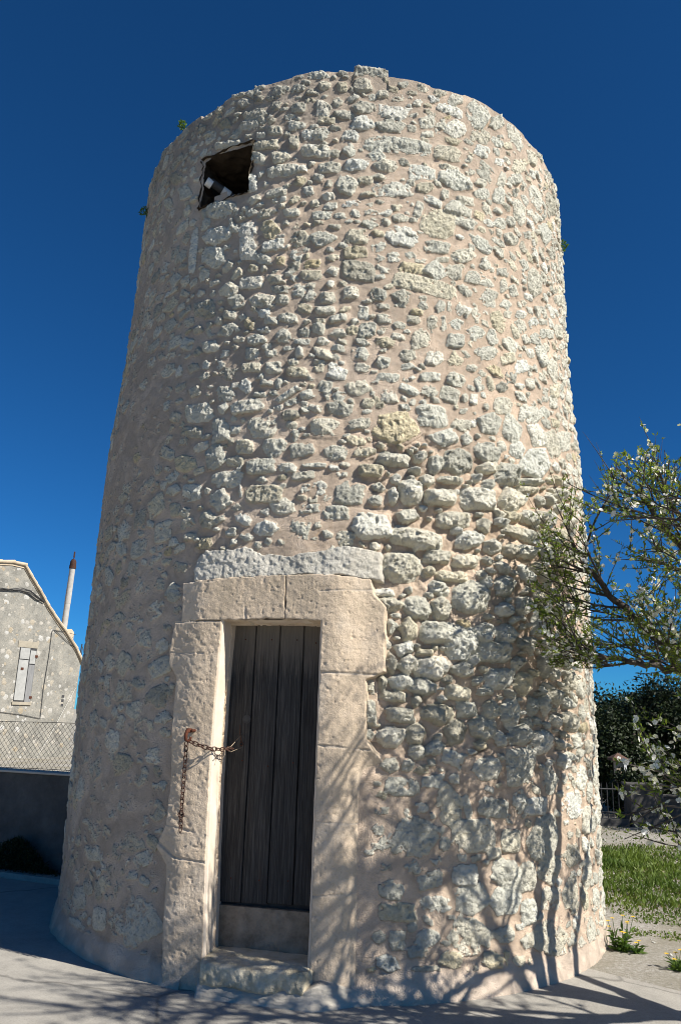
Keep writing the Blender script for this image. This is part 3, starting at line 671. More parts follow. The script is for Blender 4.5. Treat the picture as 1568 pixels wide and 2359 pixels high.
cut |= (fsc + jag > wl_) & (fsc + jag < wr_) & (fzc + jag > 5.955 + notch) & (fzc + jag < 6.43 + 0.02 * np.sin(fsc * 9))
F = F[~cut]
suv = np.stack([fs, fz, fs * 0], -1)
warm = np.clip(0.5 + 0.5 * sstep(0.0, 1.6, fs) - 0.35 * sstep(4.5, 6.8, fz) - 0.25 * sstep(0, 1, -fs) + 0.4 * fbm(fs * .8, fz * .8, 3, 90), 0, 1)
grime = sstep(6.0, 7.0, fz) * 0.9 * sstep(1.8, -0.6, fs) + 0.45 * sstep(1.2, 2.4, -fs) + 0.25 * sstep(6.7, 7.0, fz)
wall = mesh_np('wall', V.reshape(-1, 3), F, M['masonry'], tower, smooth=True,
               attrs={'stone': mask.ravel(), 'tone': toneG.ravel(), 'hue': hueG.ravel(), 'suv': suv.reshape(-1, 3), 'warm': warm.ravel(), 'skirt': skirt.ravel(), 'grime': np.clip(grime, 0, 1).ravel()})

# unseen cap added inside the rim to keep the inside dark
mb = MB()
k = 48
mb.add([(2.0 * math.sin(2 * math.pi * i / k), -2.0 * math.cos(2 * math.pi * i / k), HT - 0.2) for i in range(k)] +
       [(2.0 * math.sin(2 * math.pi * i / k), -2.0 * math.cos(2 * math.pi * i / k), HT - 0.3) for i in range(k)],
       [tuple(range(k)), tuple(range(2 * k - 1, k - 1, -1))] + [(i, i + k, (i + 1) % k + k, (i + 1) % k) for i in range(k)])
mb.build('inner_light_cap', M['dark_stone'], tower)

# window tunnel
def rough_sheet(P00, P10, P01, P11, nu, nv, amp, seed):
    """bilinear sheet with a rough face, returned as vertices and quads"""
    P00, P10, P01, P11 = [np.array(p, float) for p in (P00, P10, P01, P11)]
    U, W = np.meshgrid(np.linspace(0, 1, nu), np.linspace(0, 1, nv), indexing='ij')
    P = (P00 * ((1 - U) * (1 - W))[..., None] + P10 * (U * (1 - W))[..., None] + P01 * ((1 - U) * W)[..., None] + P11 * (U * W)[..., None])
    nrm = np.cross(P10 - P00, P01 - P00); L = np.linalg.norm(nrm); nrm /= L
    lu = np.linalg.norm(P10 - P00); lv = np.linalg.norm(P01 - P00)
    P = P + nrm * (amp * fbm(U * lu * 16, W * lv * 16, 4, seed))[..., None]
    a, b = np.meshgrid(np.arange(nu - 1), np.arange(nv - 1), indexing='ij')
    q = (a * nv + b).ravel()
    return P.reshape(-1, 3), np.stack([q, q + nv, q + nv + 1, q + 1], 1)

def join(parts):
    Vs, Fs, b = [], [], 0
    for v, f in parts:
        Vs.append(v); Fs.append(f + b); b += len(v)
    return np.concatenate(Vs), np.concatenate(Fs)

def tpt(ph, r, z):
    return (r * math.sin(ph), -r * math.cos(ph), z)
wm = -0.507
WN = np.array([math.sin(wm), -math.cos(wm), 0]); WT = np.array([math.cos(wm), math.sin(wm), 0])
def wpt(u, d, z): return WN * d + WT * u + np.array([0, 0, z])
wl, wr, wz0, wz1 = -0.285, 0.275, 5.945, 6.455
parts = [rough_sheet(wpt(wl, 2.275, wz1), wpt(wr, 2.275, wz1), wpt(wl, 1.65, wz1 - 0.03), wpt(wr, 1.65, wz1 - 0.03), 40, 40, 0.025, 1),
         rough_sheet(wpt(wl, 2.275, wz0), wpt(wr, 2.275, wz0), wpt(wl, 1.65, wz0 + .05), wpt(wr, 1.65, wz0 + .05), 40, 40, 0.04, 2),
         rough_sheet(wpt(wl, 2.255, wz0), wpt(wl, 2.255, wz1), wpt(wl, 1.65, wz0), wpt(wl, 1.65, wz1), 40, 40, 0.04, 3),
         rough_sheet(wpt(wr, 2.275, wz0), wpt(wr, 2.275, wz1), wpt(wr, 1.65, wz0), wpt(wr, 1.65, wz1), 40, 40, 0.04, 4)]
v, f = join(parts)
mesh_np('window_opening', v, f, M['tunnel_shade'], tower, smooth=True)

# dressed door surround: lintel, rough stone over it, two jambs
def patch(name, poly, material, joints=(), rough=0.004, res=0.0055, edge=0.008, fall=0.16, curve=None, seed=0, wob=0.008, lumpy=0.0):
    poly = np.array(poly, float)
    u0, z0 = poly.min(0) - 0.03; u1, z1 = poly.max(0) + 0.03
    us = np.arange(u0, u1 + res, res); zs = np.arange(z0, z1 + res, res)
    U, Zg = np.meshgrid(us, zs, indexing='ij')
    d2 = np.full(U.shape, 1e9); inside = np.zeros(U.shape, bool)
    n = len(poly)
    for i in range(n):
        p, q_ = poly[i], poly[(i + 1) % n]
        e = q_ - p
        t = np.clip(((U - p[0]) * e[0] + (Zg - p[1]) * e[1]) / (e @ e), 0, 1)
        d2 = np.minimum(d2, np.hypot(U - p[0] - t * e[0], Zg - p[1] - t * e[1]))
        cond = (p[1] > Zg) != (q_[1] > Zg)
        with np.errstate(divide='ignore', invalid='ignore'):
            xi = (q_[0] - p[0]) * (Zg - p[1]) / (q_[1] - p[1]) + p[0]
        inside ^= cond & (U < xi)
    sd = np.where(inside, d2, -d2)
    sd = sd + wob * fbm(U * 14, Zg * 14, 3, seed) + 0.3 * wob * fbm(U * 50, Zg * 50, 2, seed + 1)
    t = sstep(-edge * 0.3, edge, sd)
    h = rough * fbm(U * 34, Zg * 34, 4, seed + 2) + rough * 0.9 * fbm(U * 7, Zg * 7, 3, seed + 5)
    h = h - 0.006 * np.clip(fbm(U * 38, Zg * 38, 3, seed + 9) - 0.36, 0, 1) * 2.5
    h = h - 0.012 * (1 - sstep(0, 0.018, sd)) * np.clip(vnoise(U * 26, Zg * 26, seed + 3), 0, 1)
    if lumpy: h = h + lumpy * fbm(U * 9, Zg * 9, 4, seed + 6) + lumpy * 0.7 * fbm(U * 24, Zg * 24, 3, seed + 7)
    jm = np.zeros(U.shape)
    for (a_, b2, w, dp) in joints:
        a_ = np.array(a_); b2 = np.array(b2); e = b2 - a_
        tt = np.clip(((U - a_[0]) * e[0] + (Zg - a_[1]) * e[1]) / (e @ e), 0, 1)
        dd = np.hypot(U - a_[0] - tt * e[0], Zg - a_[1] - tt * e[1]) + 0.006 * fbm(U * 22, Zg * 22, 3, seed + 8)
        g_ = 1 - sstep(w * 0.4, w, dd)
        jm = np.maximum(jm, g_); h = h - dp * g_
    if curve is not None: h = h + curve(U, Zg)
    dep = h - fall * (1 - t)
    P = DN * (PL + dep)[..., None] + DT * U[..., None] + np.stack([U * 0, U * 0, Zg], -1)
    keep = sd > -0.013
    nu, nz = U.shape
    a_, b2 = np.meshgrid(np.arange(nu - 1), np.arange(nz - 1), indexing='ij')
    kf = keep[:-1, :-1] | keep[1:, :-1] | keep[:-1, 1:] | keep[1:, 1:]
    q_ = (a_ * nz + b2)[kf]
    return mesh_np(name, P.reshape(-1, 3), np.stack([q_, q_ + nz, q_ + nz + 1, q_ + 1], 1), material, tower, smooth=True, attrs={'joint': jm.ravel()})

cyl_d = lambda U, Zg, o=0.03: np.sqrt(np.maximum((R0 - TAPER * Zg + o) ** 2 - U ** 2, 1)) - PL
def curve_r(U, Zg):
    w = sstep(0.46, 0.74, U) * (0.70 + 0.30 * (1 - sstep(1.30, 1.55, Zg)))
    lowz = 1 - sstep(1.30, 1.55, Zg)
    return (cyl_d(U, Zg) - lowz * 0.11 * sstep(0.60, 0.82, U)) * w * (U > 0.45)
def curve_l(U, Zg):
    w = sstep(-0.40, -0.66, U) * (0.50 + 0.40 * (1 - sstep(0.75, 1.0, Zg)))
    return cyl_d(U, Zg) * w
patch('lintel', [(-0.630, 2.318), (-0.285, 2.324), (0.06, 2.335), (0.172, 2.333), (0.160, 2.655), (0.105, 2.655), (-0.30, 2.640), (-0.640, 2.612)],
      M['dressed'], joints=[((-0.13, 2.42), (-0.12, 2.32), 0.008, 0.005)], seed=101, rough=0.0035, curve=lambda U, Zg: cyl_d(U, Zg) * (sstep(.5, .85, U) * .75 + sstep(-.38, -.64, U) * .5))
patch('lintel_stone', [(-0.585, 2.70), (-0.560, 2.79), (-0.49, 2.865), (-0.33, 2.860), (-0.17, 2.885), (-0.03, 2.822), (0.17, 2.812), (0.36, 2.835), (0.47, 2.872), (0.66, 2.868), (0.812, 2.852), (0.835, 2.72), (0.822, 2.612), (0.60, 2.630), (0.30, 2.632), (0.105, 2.622), (-0.20, 2.61), (-0.45, 2.595), (-0.57, 2.60)],
      M['grey_stone'], seed=131, rough=0.010, lumpy=0.006, wob=0.018, edge=0.022, curve=lambda U, Zg: 0.85 * cyl_d(U, Zg, 0.035) * sstep(.30, .80, np.abs(U - 0.1)) - 0.012 - 0.14 * np.clip(Zg - 2.66, 0, 1))
patch('jamb', [(-0.287, 2.336), (-0.297, 1.95), (-0.302, 1.75), (-0.300, 1.25), (-0.285, 0.73), (-0.262, 0.18), (-0.25, -0.03), (-0.545, -0.03), (-0.572, 0.35), (-0.585, 0.70), (-0.690, 0.815), (-0.612, 0.965), (-0.600, 1.24), (-0.632, 1.60), (-0.628, 1.92), (-0.700, 2.02), (-0.705, 2.12), (-0.682, 2.336)],
      M['dressed'], joints=[((-0.70, 2.318), (-0.28, 2.328), 0.007, 0.007), ((-0.70, 2.10), (-0.42, 2.10), 0.006, 0.004), ((-0.66, 0.845), (-0.52, 0.765), 0.010, 0.010), ((-0.52, 0.765), (-0.27, 0.745), 0.010, 0.008), ((-0.6, 0.96), (-0.40, 0.93), 0.006, 0.005)],
      seed=151, rough=0.0040, curve=curve_l, wob=0.005)
patch('jamb', [(0.160, 2.333), (0.418, 2.325), (0.420, 1.85), (0.419, 1.30), (0.424, 0.30), (0.430, -0.03), (0.97, -0.03), (1.0, 0.25), (0.98, 0.55), (1.02, 0.83), (0.96, 1.10), (0.87, 1.385), (0.742, 1.565), (0.738, 1.94), (0.858, 2.00), (0.850, 2.34), (0.855, 2.44), (0.775, 2.53), (0.750, 2.64), (0.40, 2.660), (0.150, 2.655)],
      M['dressed'], joints=[((0.40, 2.535), (0.755, 2.555), 0.008, 0.004), ((0.42, 1.985), (0.86, 1.975), 0.012, 0.008), ((0.42, 1.515), (0.76, 1.490), 0.008, 0.007), ((0.42, 1.04), (0.70, 1.03), 0.008, 0.004), ((0.42, 0.60), (0.72, 0.63), 0.008, 0.004), ((0.70, 1.03), (0.69, 0.63), 0.010, 0.003)],
      seed=171, rough=0.0035, curve=curve_r, wob=0.005)

# reveals: limed side walls of the recess and the underside of the lintel
DEP = -0.25
uF = lambda z: np.interp(z, [0, 0.2, 0.73, 1.25, 1.75, 1.95, 2.34], [-0.262, -0.262, -0.285, -0.298, -0.302, -0.297, -0.287])
def reveal(side):
    zs = np.linspace(0.0, 2.36, 170); ds = np.concatenate([[-0.003, -0.006, -0.009, -0.012, -0.016], np.linspace(-0.03, DEP - 0.03, 17)])
    Zg, Dg = np.meshgrid(zs, ds, indexing='ij')
    if side < 0: U = uF(Zg) + 0.004 + 0.005 * fbm(Zg * 3, Dg * 8, 2, 210) + 0.02 * (Dg - DEP) * 0
    else: U = 0.418 + 0.003 * fbm(Zg * 8, Dg * 10, 3, 212) + Zg * 0
    U = U + (-side) * -0.018 * (1 - sstep(0.0, 0.010, -0.004 - Dg)) * 1.0
    P = DN * (PL + Dg)[..., None] + DT * U[..., None] + np.stack([U * 0, U * 0, Zg], -1)
    a_, b2 = np.meshgrid(np.arange(169), np.arange(21), indexing='ij'); q_ = (a_ * 22 + b2).ravel()
    return P.reshape(-1, 3), np.stack([q_, q_ + 22, q_ + 23, q_ + 1], 1)
v, f = join([reveal(-1), reveal(1), rough_sheet(dpt(-0.31, 2.334, -0.006), dpt(0.44, 2.334, -0.006), dpt(-0.31, 2.322, DEP - .03), dpt(0.44, 2.318, DEP - .03), 60, 20, 0.012, 220)])
mesh_np('door_reveal', v, f, M['plaster'], tower, smooth=True)

# the door: four old boards, hung above a stone sill block
door = link(bpy.data.objects.new('door', None), tower)
eds = [(-0.292, -0.125), (-0.121, 0.058), (0.062, 0.236), (0.240, 0.428)]
for k, (a_, b2) in enumerate(eds):
    mb = MB()
    n = 14
    zt = 2.325; zb_ = 0.470 + 0.007 * k
    cols = [(a_, -0.012), (a_ + 0.004, 0.0), (b2 - 0.004, 0.0), (b2, -0.012), (b2, -0.035), (a_, -0.035)]
    ring_v = []
    for j in range(n + 1):
        z = zb_ + (zt - zb_) * j / n
        wv_ = 0.002 * math.sin(j * 1.3 + k * 2)
        for (u, d) in cols:
            zz_ = z + (random.uniform(-.006, .006) if j == 0 else 0)
            ring_v.append(dpt(u + wv_ * 0.5, zz_, DEP + d + wv_))
    fs_ = []
    for j in range(n):
        for c in range(6):
            fs_.append((j * 6 + c, j * 6 + (c + 1) % 6, (j + 1) * 6 + (c + 1) % 6, (j + 1) * 6 + c))
    fs_.append((0, 5, 4, 3, 2, 1)); fs_.append(tuple(n * 6 + c for c in range(6)))
    mb.add(ring_v, fs_)
    mb.build('board', M['wood'], door)
mb = MB()                                                   # dark backing so that no light shows between the boards
mb.box(dpt(0.065, 1.38, DEP - 0.06), (0.80, 0.03, 1.9), (DT, DN, (0, 0, 1)))
mb.build('dark_backing', M['dark_pipe'], door)
for (u, z) in ((0.385, 2.27), (0.395, 2.20), (0.33, 2.20), (-0.17, 1.38), (0.02, 1.35), (0.20, 1.38), (0.39, 1.40), (-0.2, 0.62), (0.0, 0.62), (0.2, 0.63), (0.37, 0.63), (-0.20, 2.22), (0.0, 2.22), (0.19, 2.22)):
    mb = MB(); mb.tube([dpt(u, z, DEP - 0.004), dpt(u, z, DEP + 0.0035)], 0.0055, 7)
    mb.build('nail', M['rust'], door)
mb = MB()                                                   # keyhole plate
mb.tube([dpt(-0.155, 1.66, DEP - 0.002), dpt(-0.155, 1.66, DEP + 0.003)], 0.030, 12)
mb.build('keyhole_plate', M['dark_pipe'], door)
mb = MB()
mb.tube([dpt(-0.20, 1.62, DEP + 0.004), dpt(-0.193, 1.56, DEP + 0.016), dpt(-0.185, 1.52, DEP + 0.010), dpt(-0.182, 1.505, DEP + 0.004)], 0.0022, 5)
mb.ring(dpt(-0.181, 1.492, DEP + 0.006), DT, (0, 0, 1), 0.010, 0.012, 0.002)
mb.build('wire_loop', M['rust'], door)

# sill block under the door, step and its mortar foot
def block(name, u0, u1, z0, z1, d0, d1, material, amp, seed, n=44):
    """a rough cuboid: front, top and both ends"""
    pr = [rough_sheet(dpt(u0, z0, d1), dpt(u1, z0, d1), dpt(u0, z1, d1), dpt(u1, z1, d1), n, n // 2, amp, seed),
          rough_sheet(dpt(u0, z1, d1), dpt(u1, z1, d1), dpt(u0, z1, d0), dpt(u1, z1, d0), n, n // 2, amp * 0.5, seed + 1),
          rough_sheet(dpt(u0, z0, d0), dpt(u0, z0, d1), dpt(u0, z1, d0), dpt(u0, z1, d1), n // 2, n // 2, amp * 0.6, seed + 2),
          rough_sheet(dpt(u1, z0, d1), dpt(u1, z0, d0), dpt(u1, z1, d1), dpt(u1, z1, d0), n // 2, n // 2, amp * 0.6, seed + 3)]
    return pr
v, f = join(block('sill', -0.32, 0.45, 0.10, 0.452, DEP - 0.1, DEP + 0.010, M['dark_stone'], 0.010, 300))
mesh_np('sill_block', v, f, M['dark_stone'], tower, smooth=True)

def step_mesh():
    nu, nz = 110, 70
    # profile from the back of the tread over the nose to the ground, per column u
    us = np.linspace(-0.268, 0.455, nu)
    prof = np.array([(-0.30, 0.205), (-0.10, 0.203), (0.02, 0.198), (0.085, 0.194), (0.112, 0.183), (0.120, 0.160), (0.120, 0.120), (0.116, 0.085), (0.10, 0.07)])
    t = np.concatenate([[0], np.cumsum(np.hypot(*np.diff(prof, axis=0).T))]); t /= t[-1]
    tt = np.linspace(0, 1, nz)
    d = np.interp(tt, t, prof[:, 0]); z = np.interp(tt, t, prof[:, 1])
    U, T = np.meshgrid(us, tt, indexing='ij')
    Dg = np.repeat(d[None, :], nu, 0); Zg = np.repeat(z[None, :], nu, 0)
    rg = sstep(0.45, 0.7, T)
    nn = fbm(U * 16, T * 8, 4, 320) * 0.016 + fbm(U * 50, T * 24, 3, 321) * 0.008
    broken = sstep(0.18, 0.30, U) * sstep(0.5, 0.65, T)
    Dg = Dg + nn * rg - 0.028 * broken * (0.6 + 0.4 * vnoise(U * 30, T * 9, 325)) + 0.010 * np.sin(U * 7)
    Zg = Zg + 0.004 * fbm(U * 9, T * 9, 3, 322) + 0.012 * fbm(U * 8, U * 0, 3, 323) * rg
    ends = np.minimum(U - us[0], us[-1] - U)
    Dg = np.where(T > 0.4, Dg - 0.09 * (1 - sstep(0, 0.035, ends)), Dg)
    P = DN * (PL + Dg)[..., None] + DT * U[..., None] + np.stack([U * 0, U * 0, Zg], -1)
    a_, b2 = np.meshgrid(np.arange(nu - 1), np.arange(nz - 1), indexing='ij'); q_ = (a_ * nz + b2).ravel()
    return P.reshape(-1, 3), np.stack([q_, q_ + 1, q_ + nz + 1, q_ + nz], 1)
v, f = step_mesh()
mesh_np('step', v, f, M['step'], tower, smooth=True)

def foot_mesh():
    nu, nz = 160, 40
    us = np.linspace(-0.30, 0.80, nu); tt = np.linspace(0, 1, nz)
    U, T = np.meshgrid(us, tt, indexing='ij')
    top = 0.092 + 0.018 * fbm(U * 4, U * 0, 3, 330) + 0.05 * sstep(0.40, 0.52, U) * (1 - sstep(0.55, 0.75, U))
    Zg = top * (1 - T) - 0.02 * T
    Dg = 0.090 + 0.06 * T ** 1.3 + 0.010 * fbm(U * 5, T * 3, 3, 331) + 0.004 * fbm(U * 22, T * 10, 3, 332) - 0.11 * (1 - sstep(0, 0.05, U + 0.30)) - 0.20 * sstep(0.45, 0.80, U) - 0.10 * (1 - sstep(0.0, 0.12, T)) * (U > -1)
    P = DN * (PL + Dg)[..., None] + DT * U[..., None] + np.stack([U * 0, U * 0, Zg], -1)
    a_, b2 = np.meshgrid(np.arange(nu - 1), np.arange(nz - 1), indexing='ij'); q_ = (a_ * nz + b2).ravel()
    return P.reshape(-1, 3), np.stack([q_, q_ + 1, q_ + nz + 1, q_ + nz], 1)
v, f = foot_mesh()
mesh_np('step_foot', v, f, M['foot'], tower, smooth=True)

# iron hook in the left jamb
hook = MB()
hook.tube([dpt(-0.462, 1.575, -0.03), dpt(-0.460, 1.575, 0.035), dpt(-0.466, 1.570, 0.060), dpt(-0.470, 1.545, 0.070), dpt(-0.466, 1.515, 0.068), dpt(-0.452, 1.505, 0.062), dpt(-0.442, 1.518, 0.055), dpt(-0.440, 1.535, 0.052)],
          [0.013, 0.014, 0.014, 0.013, 0.012, 0.011, 0.010, 0.009], 8)
hook.tube([dpt(-0.466, 1.59, 0.040), dpt(-0.464, 1.560, 0.040)], 0.016, 8)
hook.tube([dpt(-0.438, 1.575, -0.02), dpt(-0.438, 1.574, 0.045)], [0.010, 0.011], 7)
hook.build('hook', M['rust'], tower, smooth=True)

# the chain hanging on the hook: a loose length, and a length drawn across to the door
chain = empty('chain', dpt(-0.463, 1.515, 0.062), "rusty iron chain hooked on the left jamb, one end hanging loose", "chain")
def links(pts, pitch, long_, wide, r):
    pts = [np.array(p, float) for p in pts]
    seg = [np.linalg.norm(pts[i + 1] - pts[i]) for i in range(len(pts) - 1)]
    L = sum(seg); n = int(L / pitch); mb = MB()
    for k in range(n):
        s = (k + 0.5) * L / n
        i = 0
        while i < len(seg) - 1 and s > seg[i]: s -= seg[i]; i += 1
        d = (pts[i + 1] - pts[i]) / seg[i]; p = pts[i] + d * s
        side = np.cross(d, DN); side /= np.linalg.norm(side)
        fw = np.cross(side, d)
        ax = side if k % 2 else (fw * 0.9 + side * 0.42)
        ax = ax / np.linalg.norm(ax)
        mb.ring(p, d, ax, long_ / 2, wide / 2, r, 12, 5)
    return mb
mb = links([dpt(-0.466, 1.505, 0.062), dpt(-0.474, 1.44, 0.035), dpt(-0.480, 1.30, 0.022), dpt(-0.481, 1.10, 0.020), dpt(-0.476, 0.93, 0.020)], 0.0335, 0.048, 0.024, 0.0036)
mb.ring(dpt(-0.478, 1.035, 0.026), DT, (0, 0, 1), 0.019, 0.019, 0.0038)
mb.build('hanging_length', M['dark_rust'], chain)
mb = links([dpt(-0.448, 1.508, 0.060), dpt(-0.38, 1.482, 0.045), dpt(-0.30, 1.462, 0.030), dpt(-0.24, 1.457, -0.05), dpt(-0.215, 1.462, -0.16)], 0.0335, 0.048, 0.026, 0.004)
mb.build('tied_length', M['dark_rust'], chain)
mb = MB()
mb.tube([dpt(-0.245, 1.455, -0.05), dpt(-0.22, 1.475, -0.14), dpt(-0.19, 1.53, -0.20), dpt(-0.168, 1.560, DEP + 0.004)], 0.003, 5)
mb.tube([dpt(-0.24, 1.46, -0.06), dpt(-0.215, 1.44, -0.13), dpt(-0.175, 1.462, -0.18), dpt(-0.16, 1.468, -0.19)], 0.0026, 5)
mb.tube([dpt(-0.235, 1.463, -0.06), dpt(-0.255, 1.425, -0.03), dpt(-0.285, 1.392, -0.01)], 0.003, 5)
mb.tube([dpt(-0.232, 1.458, -0.06), dpt(-0.225, 1.42, -0.04), dpt(-0.235, 1.40, -0.03)], 0.0025, 5)
mb.build('wire_tie', M['wire'], chain)

# two pale pipes lying in the window
mb = MB(); p0 = wpt(-0.215, 2.20, 6.245); p1 = wpt(0.05, 1.75, 6.06)
mb.tube([p0, p1], 0.036, 18, caps=True)
o = mb.build('pipe', M['dark_pipe'], None, smooth=False, origin=tuple(p0))
tag(o, "x", "pipe")
mb = MB(); a_ = wpt(-0.235, 2.235, 6.235); b2 = wpt(-0.21, 2.19, 6.217)
mb.tube([a_, b2], 0.040, 18); 
mb.build('end_cap', M['pvc'], o)
mb = MB(); d_ = (np.array(p1) - np.array(p0)); 
mb.tube([np.array(p0) + d_ * 0.22 + np.array([0, -0.004, 0]), np.array(p0) + d_ * 0.36 + np.array([0, -0.004, 0])], 0.038, 18)
mb.build('sleeve', M['pvc'], o)
tag(o, "dark pipe with white end cap and white sleeve slanting in the tower's window", "pipe")

# ------------------------------------------------------------------ leaves, twigs and plants
def leaf_quads(P, D, Nn, L, W, fold=0.0):
    """one kite-shaped leaf per row: base P, direction D, face normal Nn; returns verts and quads"""
    D = D / (np.linalg.norm(D, axis=1, keepdims=True) + 1e-9)
    Sd = np.cross(D, Nn); Sd /= np.linalg.norm(Sd, axis=1, keepdims=True) + 1e-9
    Nr = np.cross(Sd, D)
    L = np.asarray(L)[:, None]; W = np.asarray(W)[:, None]
    a = P; c = P + D * L - Nr * L * 0.10
    m = P + D * L * 0.45 + Nr * L * fold
    b = m + Sd * W * 0.5; d = m - Sd * W * 0.5
    V = np.stack([a, b, c, d], 1).reshape(-1, 3)
    q = np.arange(len(P))[:, None] * 4
    return V, np.concatenate([q, q + 1, q + 2, q + 3], 1)

def rvec(n, r=rng):
    v = r.normal(size=(n, 3)); return v / np.linalg.norm(v, axis=1, keepdims=True)

def leaves_obj(name, P, D, Nn, L, W, material, parent, fold=0.05, r=rng):
    V, F = leaf_quads(P, D, Nn, L, W, fold)
    return mesh_np(name, V, F, material, parent, attrs={'rnd': np.repeat(r.random(len(P)), 4)})

M['bark'] = simple("almond_bark", [(0.3, (0.040, 0.031, 0.025)), (0.55, (0.095, 0.078, 0.064)), (0.8, (0.20, 0.175, 0.15))], 14, 6, 0.9, 60, 0.8, 0.01, stretch=(1, 1, 0.4))
M['almond_leaf'] = leaf_material("almond_leaf", (0.085, 0.135, 0.022), (0.24, 0.29, 0.06), 0.40)
M['petal'] = leaf_material("almond_petal", (0.66, 0.62, 0.60), (0.86, 0.84, 0.82), 0.25)
M['oak_leaf'] = leaf_material("evergreen_leaf", (0.008, 0.013, 0.006), (0.028, 0.042, 0.015), 0.05)
M['shrub_leaf'] = leaf_material("shrub_leaf", (0.012, 0.018, 0.008), (0.045, 0.058, 0.020), 0.15)
M['weed_leaf'] = leaf_material("weed_leaf", (0.05, 0.10, 0.02), (0.12, 0.19, 0.04), 0.3)
M['grass'] = leaf_material("grass_blade", (0.050, 0.095, 0.018), (0.15, 0.20, 0.045), 0.25)
M['dry_grass'] = leaf_material("dry_grass_blade", (0.10, 0.10, 0.035), (0.24, 0.21, 0.09), 0.2)
M['yellow'] = leaf_material("yellow_petal", (0.70, 0.46, 0.02), (0.80, 0.58, 0.03), 0.1)

# ------------------------------------------------------------------ the almond tree in flower
tr = np.random.default_rng(23)
ALM = (3.25, -3.0, 0.0)
almond = empty('almond_tree', ALM, "almond tree in white blossom with fresh leaves, its sprays reaching across the tower's right edge", "tree")
def visible_px(p):
    d = np.asarray(p) - np.array([0, CAM_Y, EYE])
    z = d @ np.array(FW)
    return 784 + 1791 * (d @ np.array(RT)) / z, 1179 - 1791 * (d @ np.array(UP)) / z, z
def allowed(p):
    """where this one-sided crown has wood: clear of the tower wall, and pruned up off the path in front of the door"""
    r = math.hypot(p[0], p[1])
    if r < R0 - TAPER * p[2] + 0.10 and p[2] < 7: return False
    x, y, z = visible_px(p)
    if z < 0.4: return True
    if x > 1590 or y < -30 or y > 2400: return True
    if y > 1540:
        return x > 1395 + max(0, (1600 - y)) * 0.4 + max(0, y - 1930) * 6 and y < 1965 and z < 5.2
    top = 1290 - (x - 1205) * 1.9 if x < 1300 else 1110 - (x - 1300) * 0.42
    top += 60 * vnoise(x / 30.0, 3.3, 5)
    left = 1205 + 26 * vnoise(y / 34.0, 7.7, 6) + 10
    if y < 1200: left += (1200 - y) * 0.35
    if y > 1480: left += (y - 1480) * 0.6
    return x > left and y > top

wood = MB(); twigw = MB()
nodes_p = []; nodes_d = []; nodes_v = []
def bez(pts, n):
    pts = [np.array(p, float) for p in pts]
    out = []
    m = len(pts)
    for i in range(m - 1):
        p0 = pts[max(i - 1, 0)]; p1 = pts[i]; p2 = pts[i + 1]; p3 = pts[min(i + 2, m - 1)]
        for k in range(n):
            t = k / n
            out.append(0.5 * ((2 * p1) + (-p0 + p2) * t + (2 * p0 - 5 * p1 + 4 * p2 - p3) * t * t + (-p0 + 3 * p1 - 3 * p2 + p3) * t ** 3))
    out.append(pts[-1])
    return out
def limb(pts, r0, r1, n=6, sides=8):
    c = bez(pts, n)
    c = [p + tr.normal(size=3) * 0.012 * (1 if 0 < i < len(c) - 1 else 0) for i, p in enumerate(c)]
    wood.tube(c, [r0 + (r1 - r0) * i / (len(c) - 1) for i in range(len(c))], sides)
    return c
def twig(p, d, L, r, leafy=1.0):
    n = max(3, int(L / 0.07)); pts = [np.array(p, float)]
    d = d / np.linalg.norm(d)
    for i in range(n):
        d = d + tr.normal(size=3) * 0.09 + np.array([0, 0, 0.035])
        d /= np.linalg.norm(d)
        q = pts[-1] + d * L / n
        if not allowed(q): break
        pts.append(q)
    if len(pts) < 2: return
    twigw.tube(pts, [r * (1 - 0.75 * i / (len(pts) - 1)) for i in range(len(pts))], 4, caps=False)
    for i in range(len(pts) - 1):
        e = pts[i + 1] - pts[i]; le = np.linalg.norm(e)
        for k in range(max(1, int(le / 0.026))):
            if tr.random() < leafy * 0.86:
                nodes_p.append(pts[i] + e * tr.random()); nodes_d.append(e / le)
def whip(p, L):
    d = np.array([-0.28, 0.02, 0.9]) + tr.normal(size=3) * 0.22; d /= np.linalg.norm(d)
    n = 7; pts = [np.array(p, float)]
    for i in range(n):
        d = d + tr.normal(size=3) * 0.05; d /= np.linalg.norm(d); pts.append(pts[-1] + d * L / n)
    if any(math.hypot(q[0], q[1]) < R0 - TAPER * q[2] + 0.05 for q in pts): return
    twigw.tube(pts, [0.0045 * (1 - 0.8 * i / n) for i in range(n + 1)], 4, caps=False)
    for i in range(n):
        e = pts[i + 1] - pts[i]; le = np.linalg.norm(e)
        for k in range(2):
            if tr.random() < (0.95 - 0.13 * i):
                nodes_p.append(pts[i] + e * tr.random()); nodes_d.append(e / le)
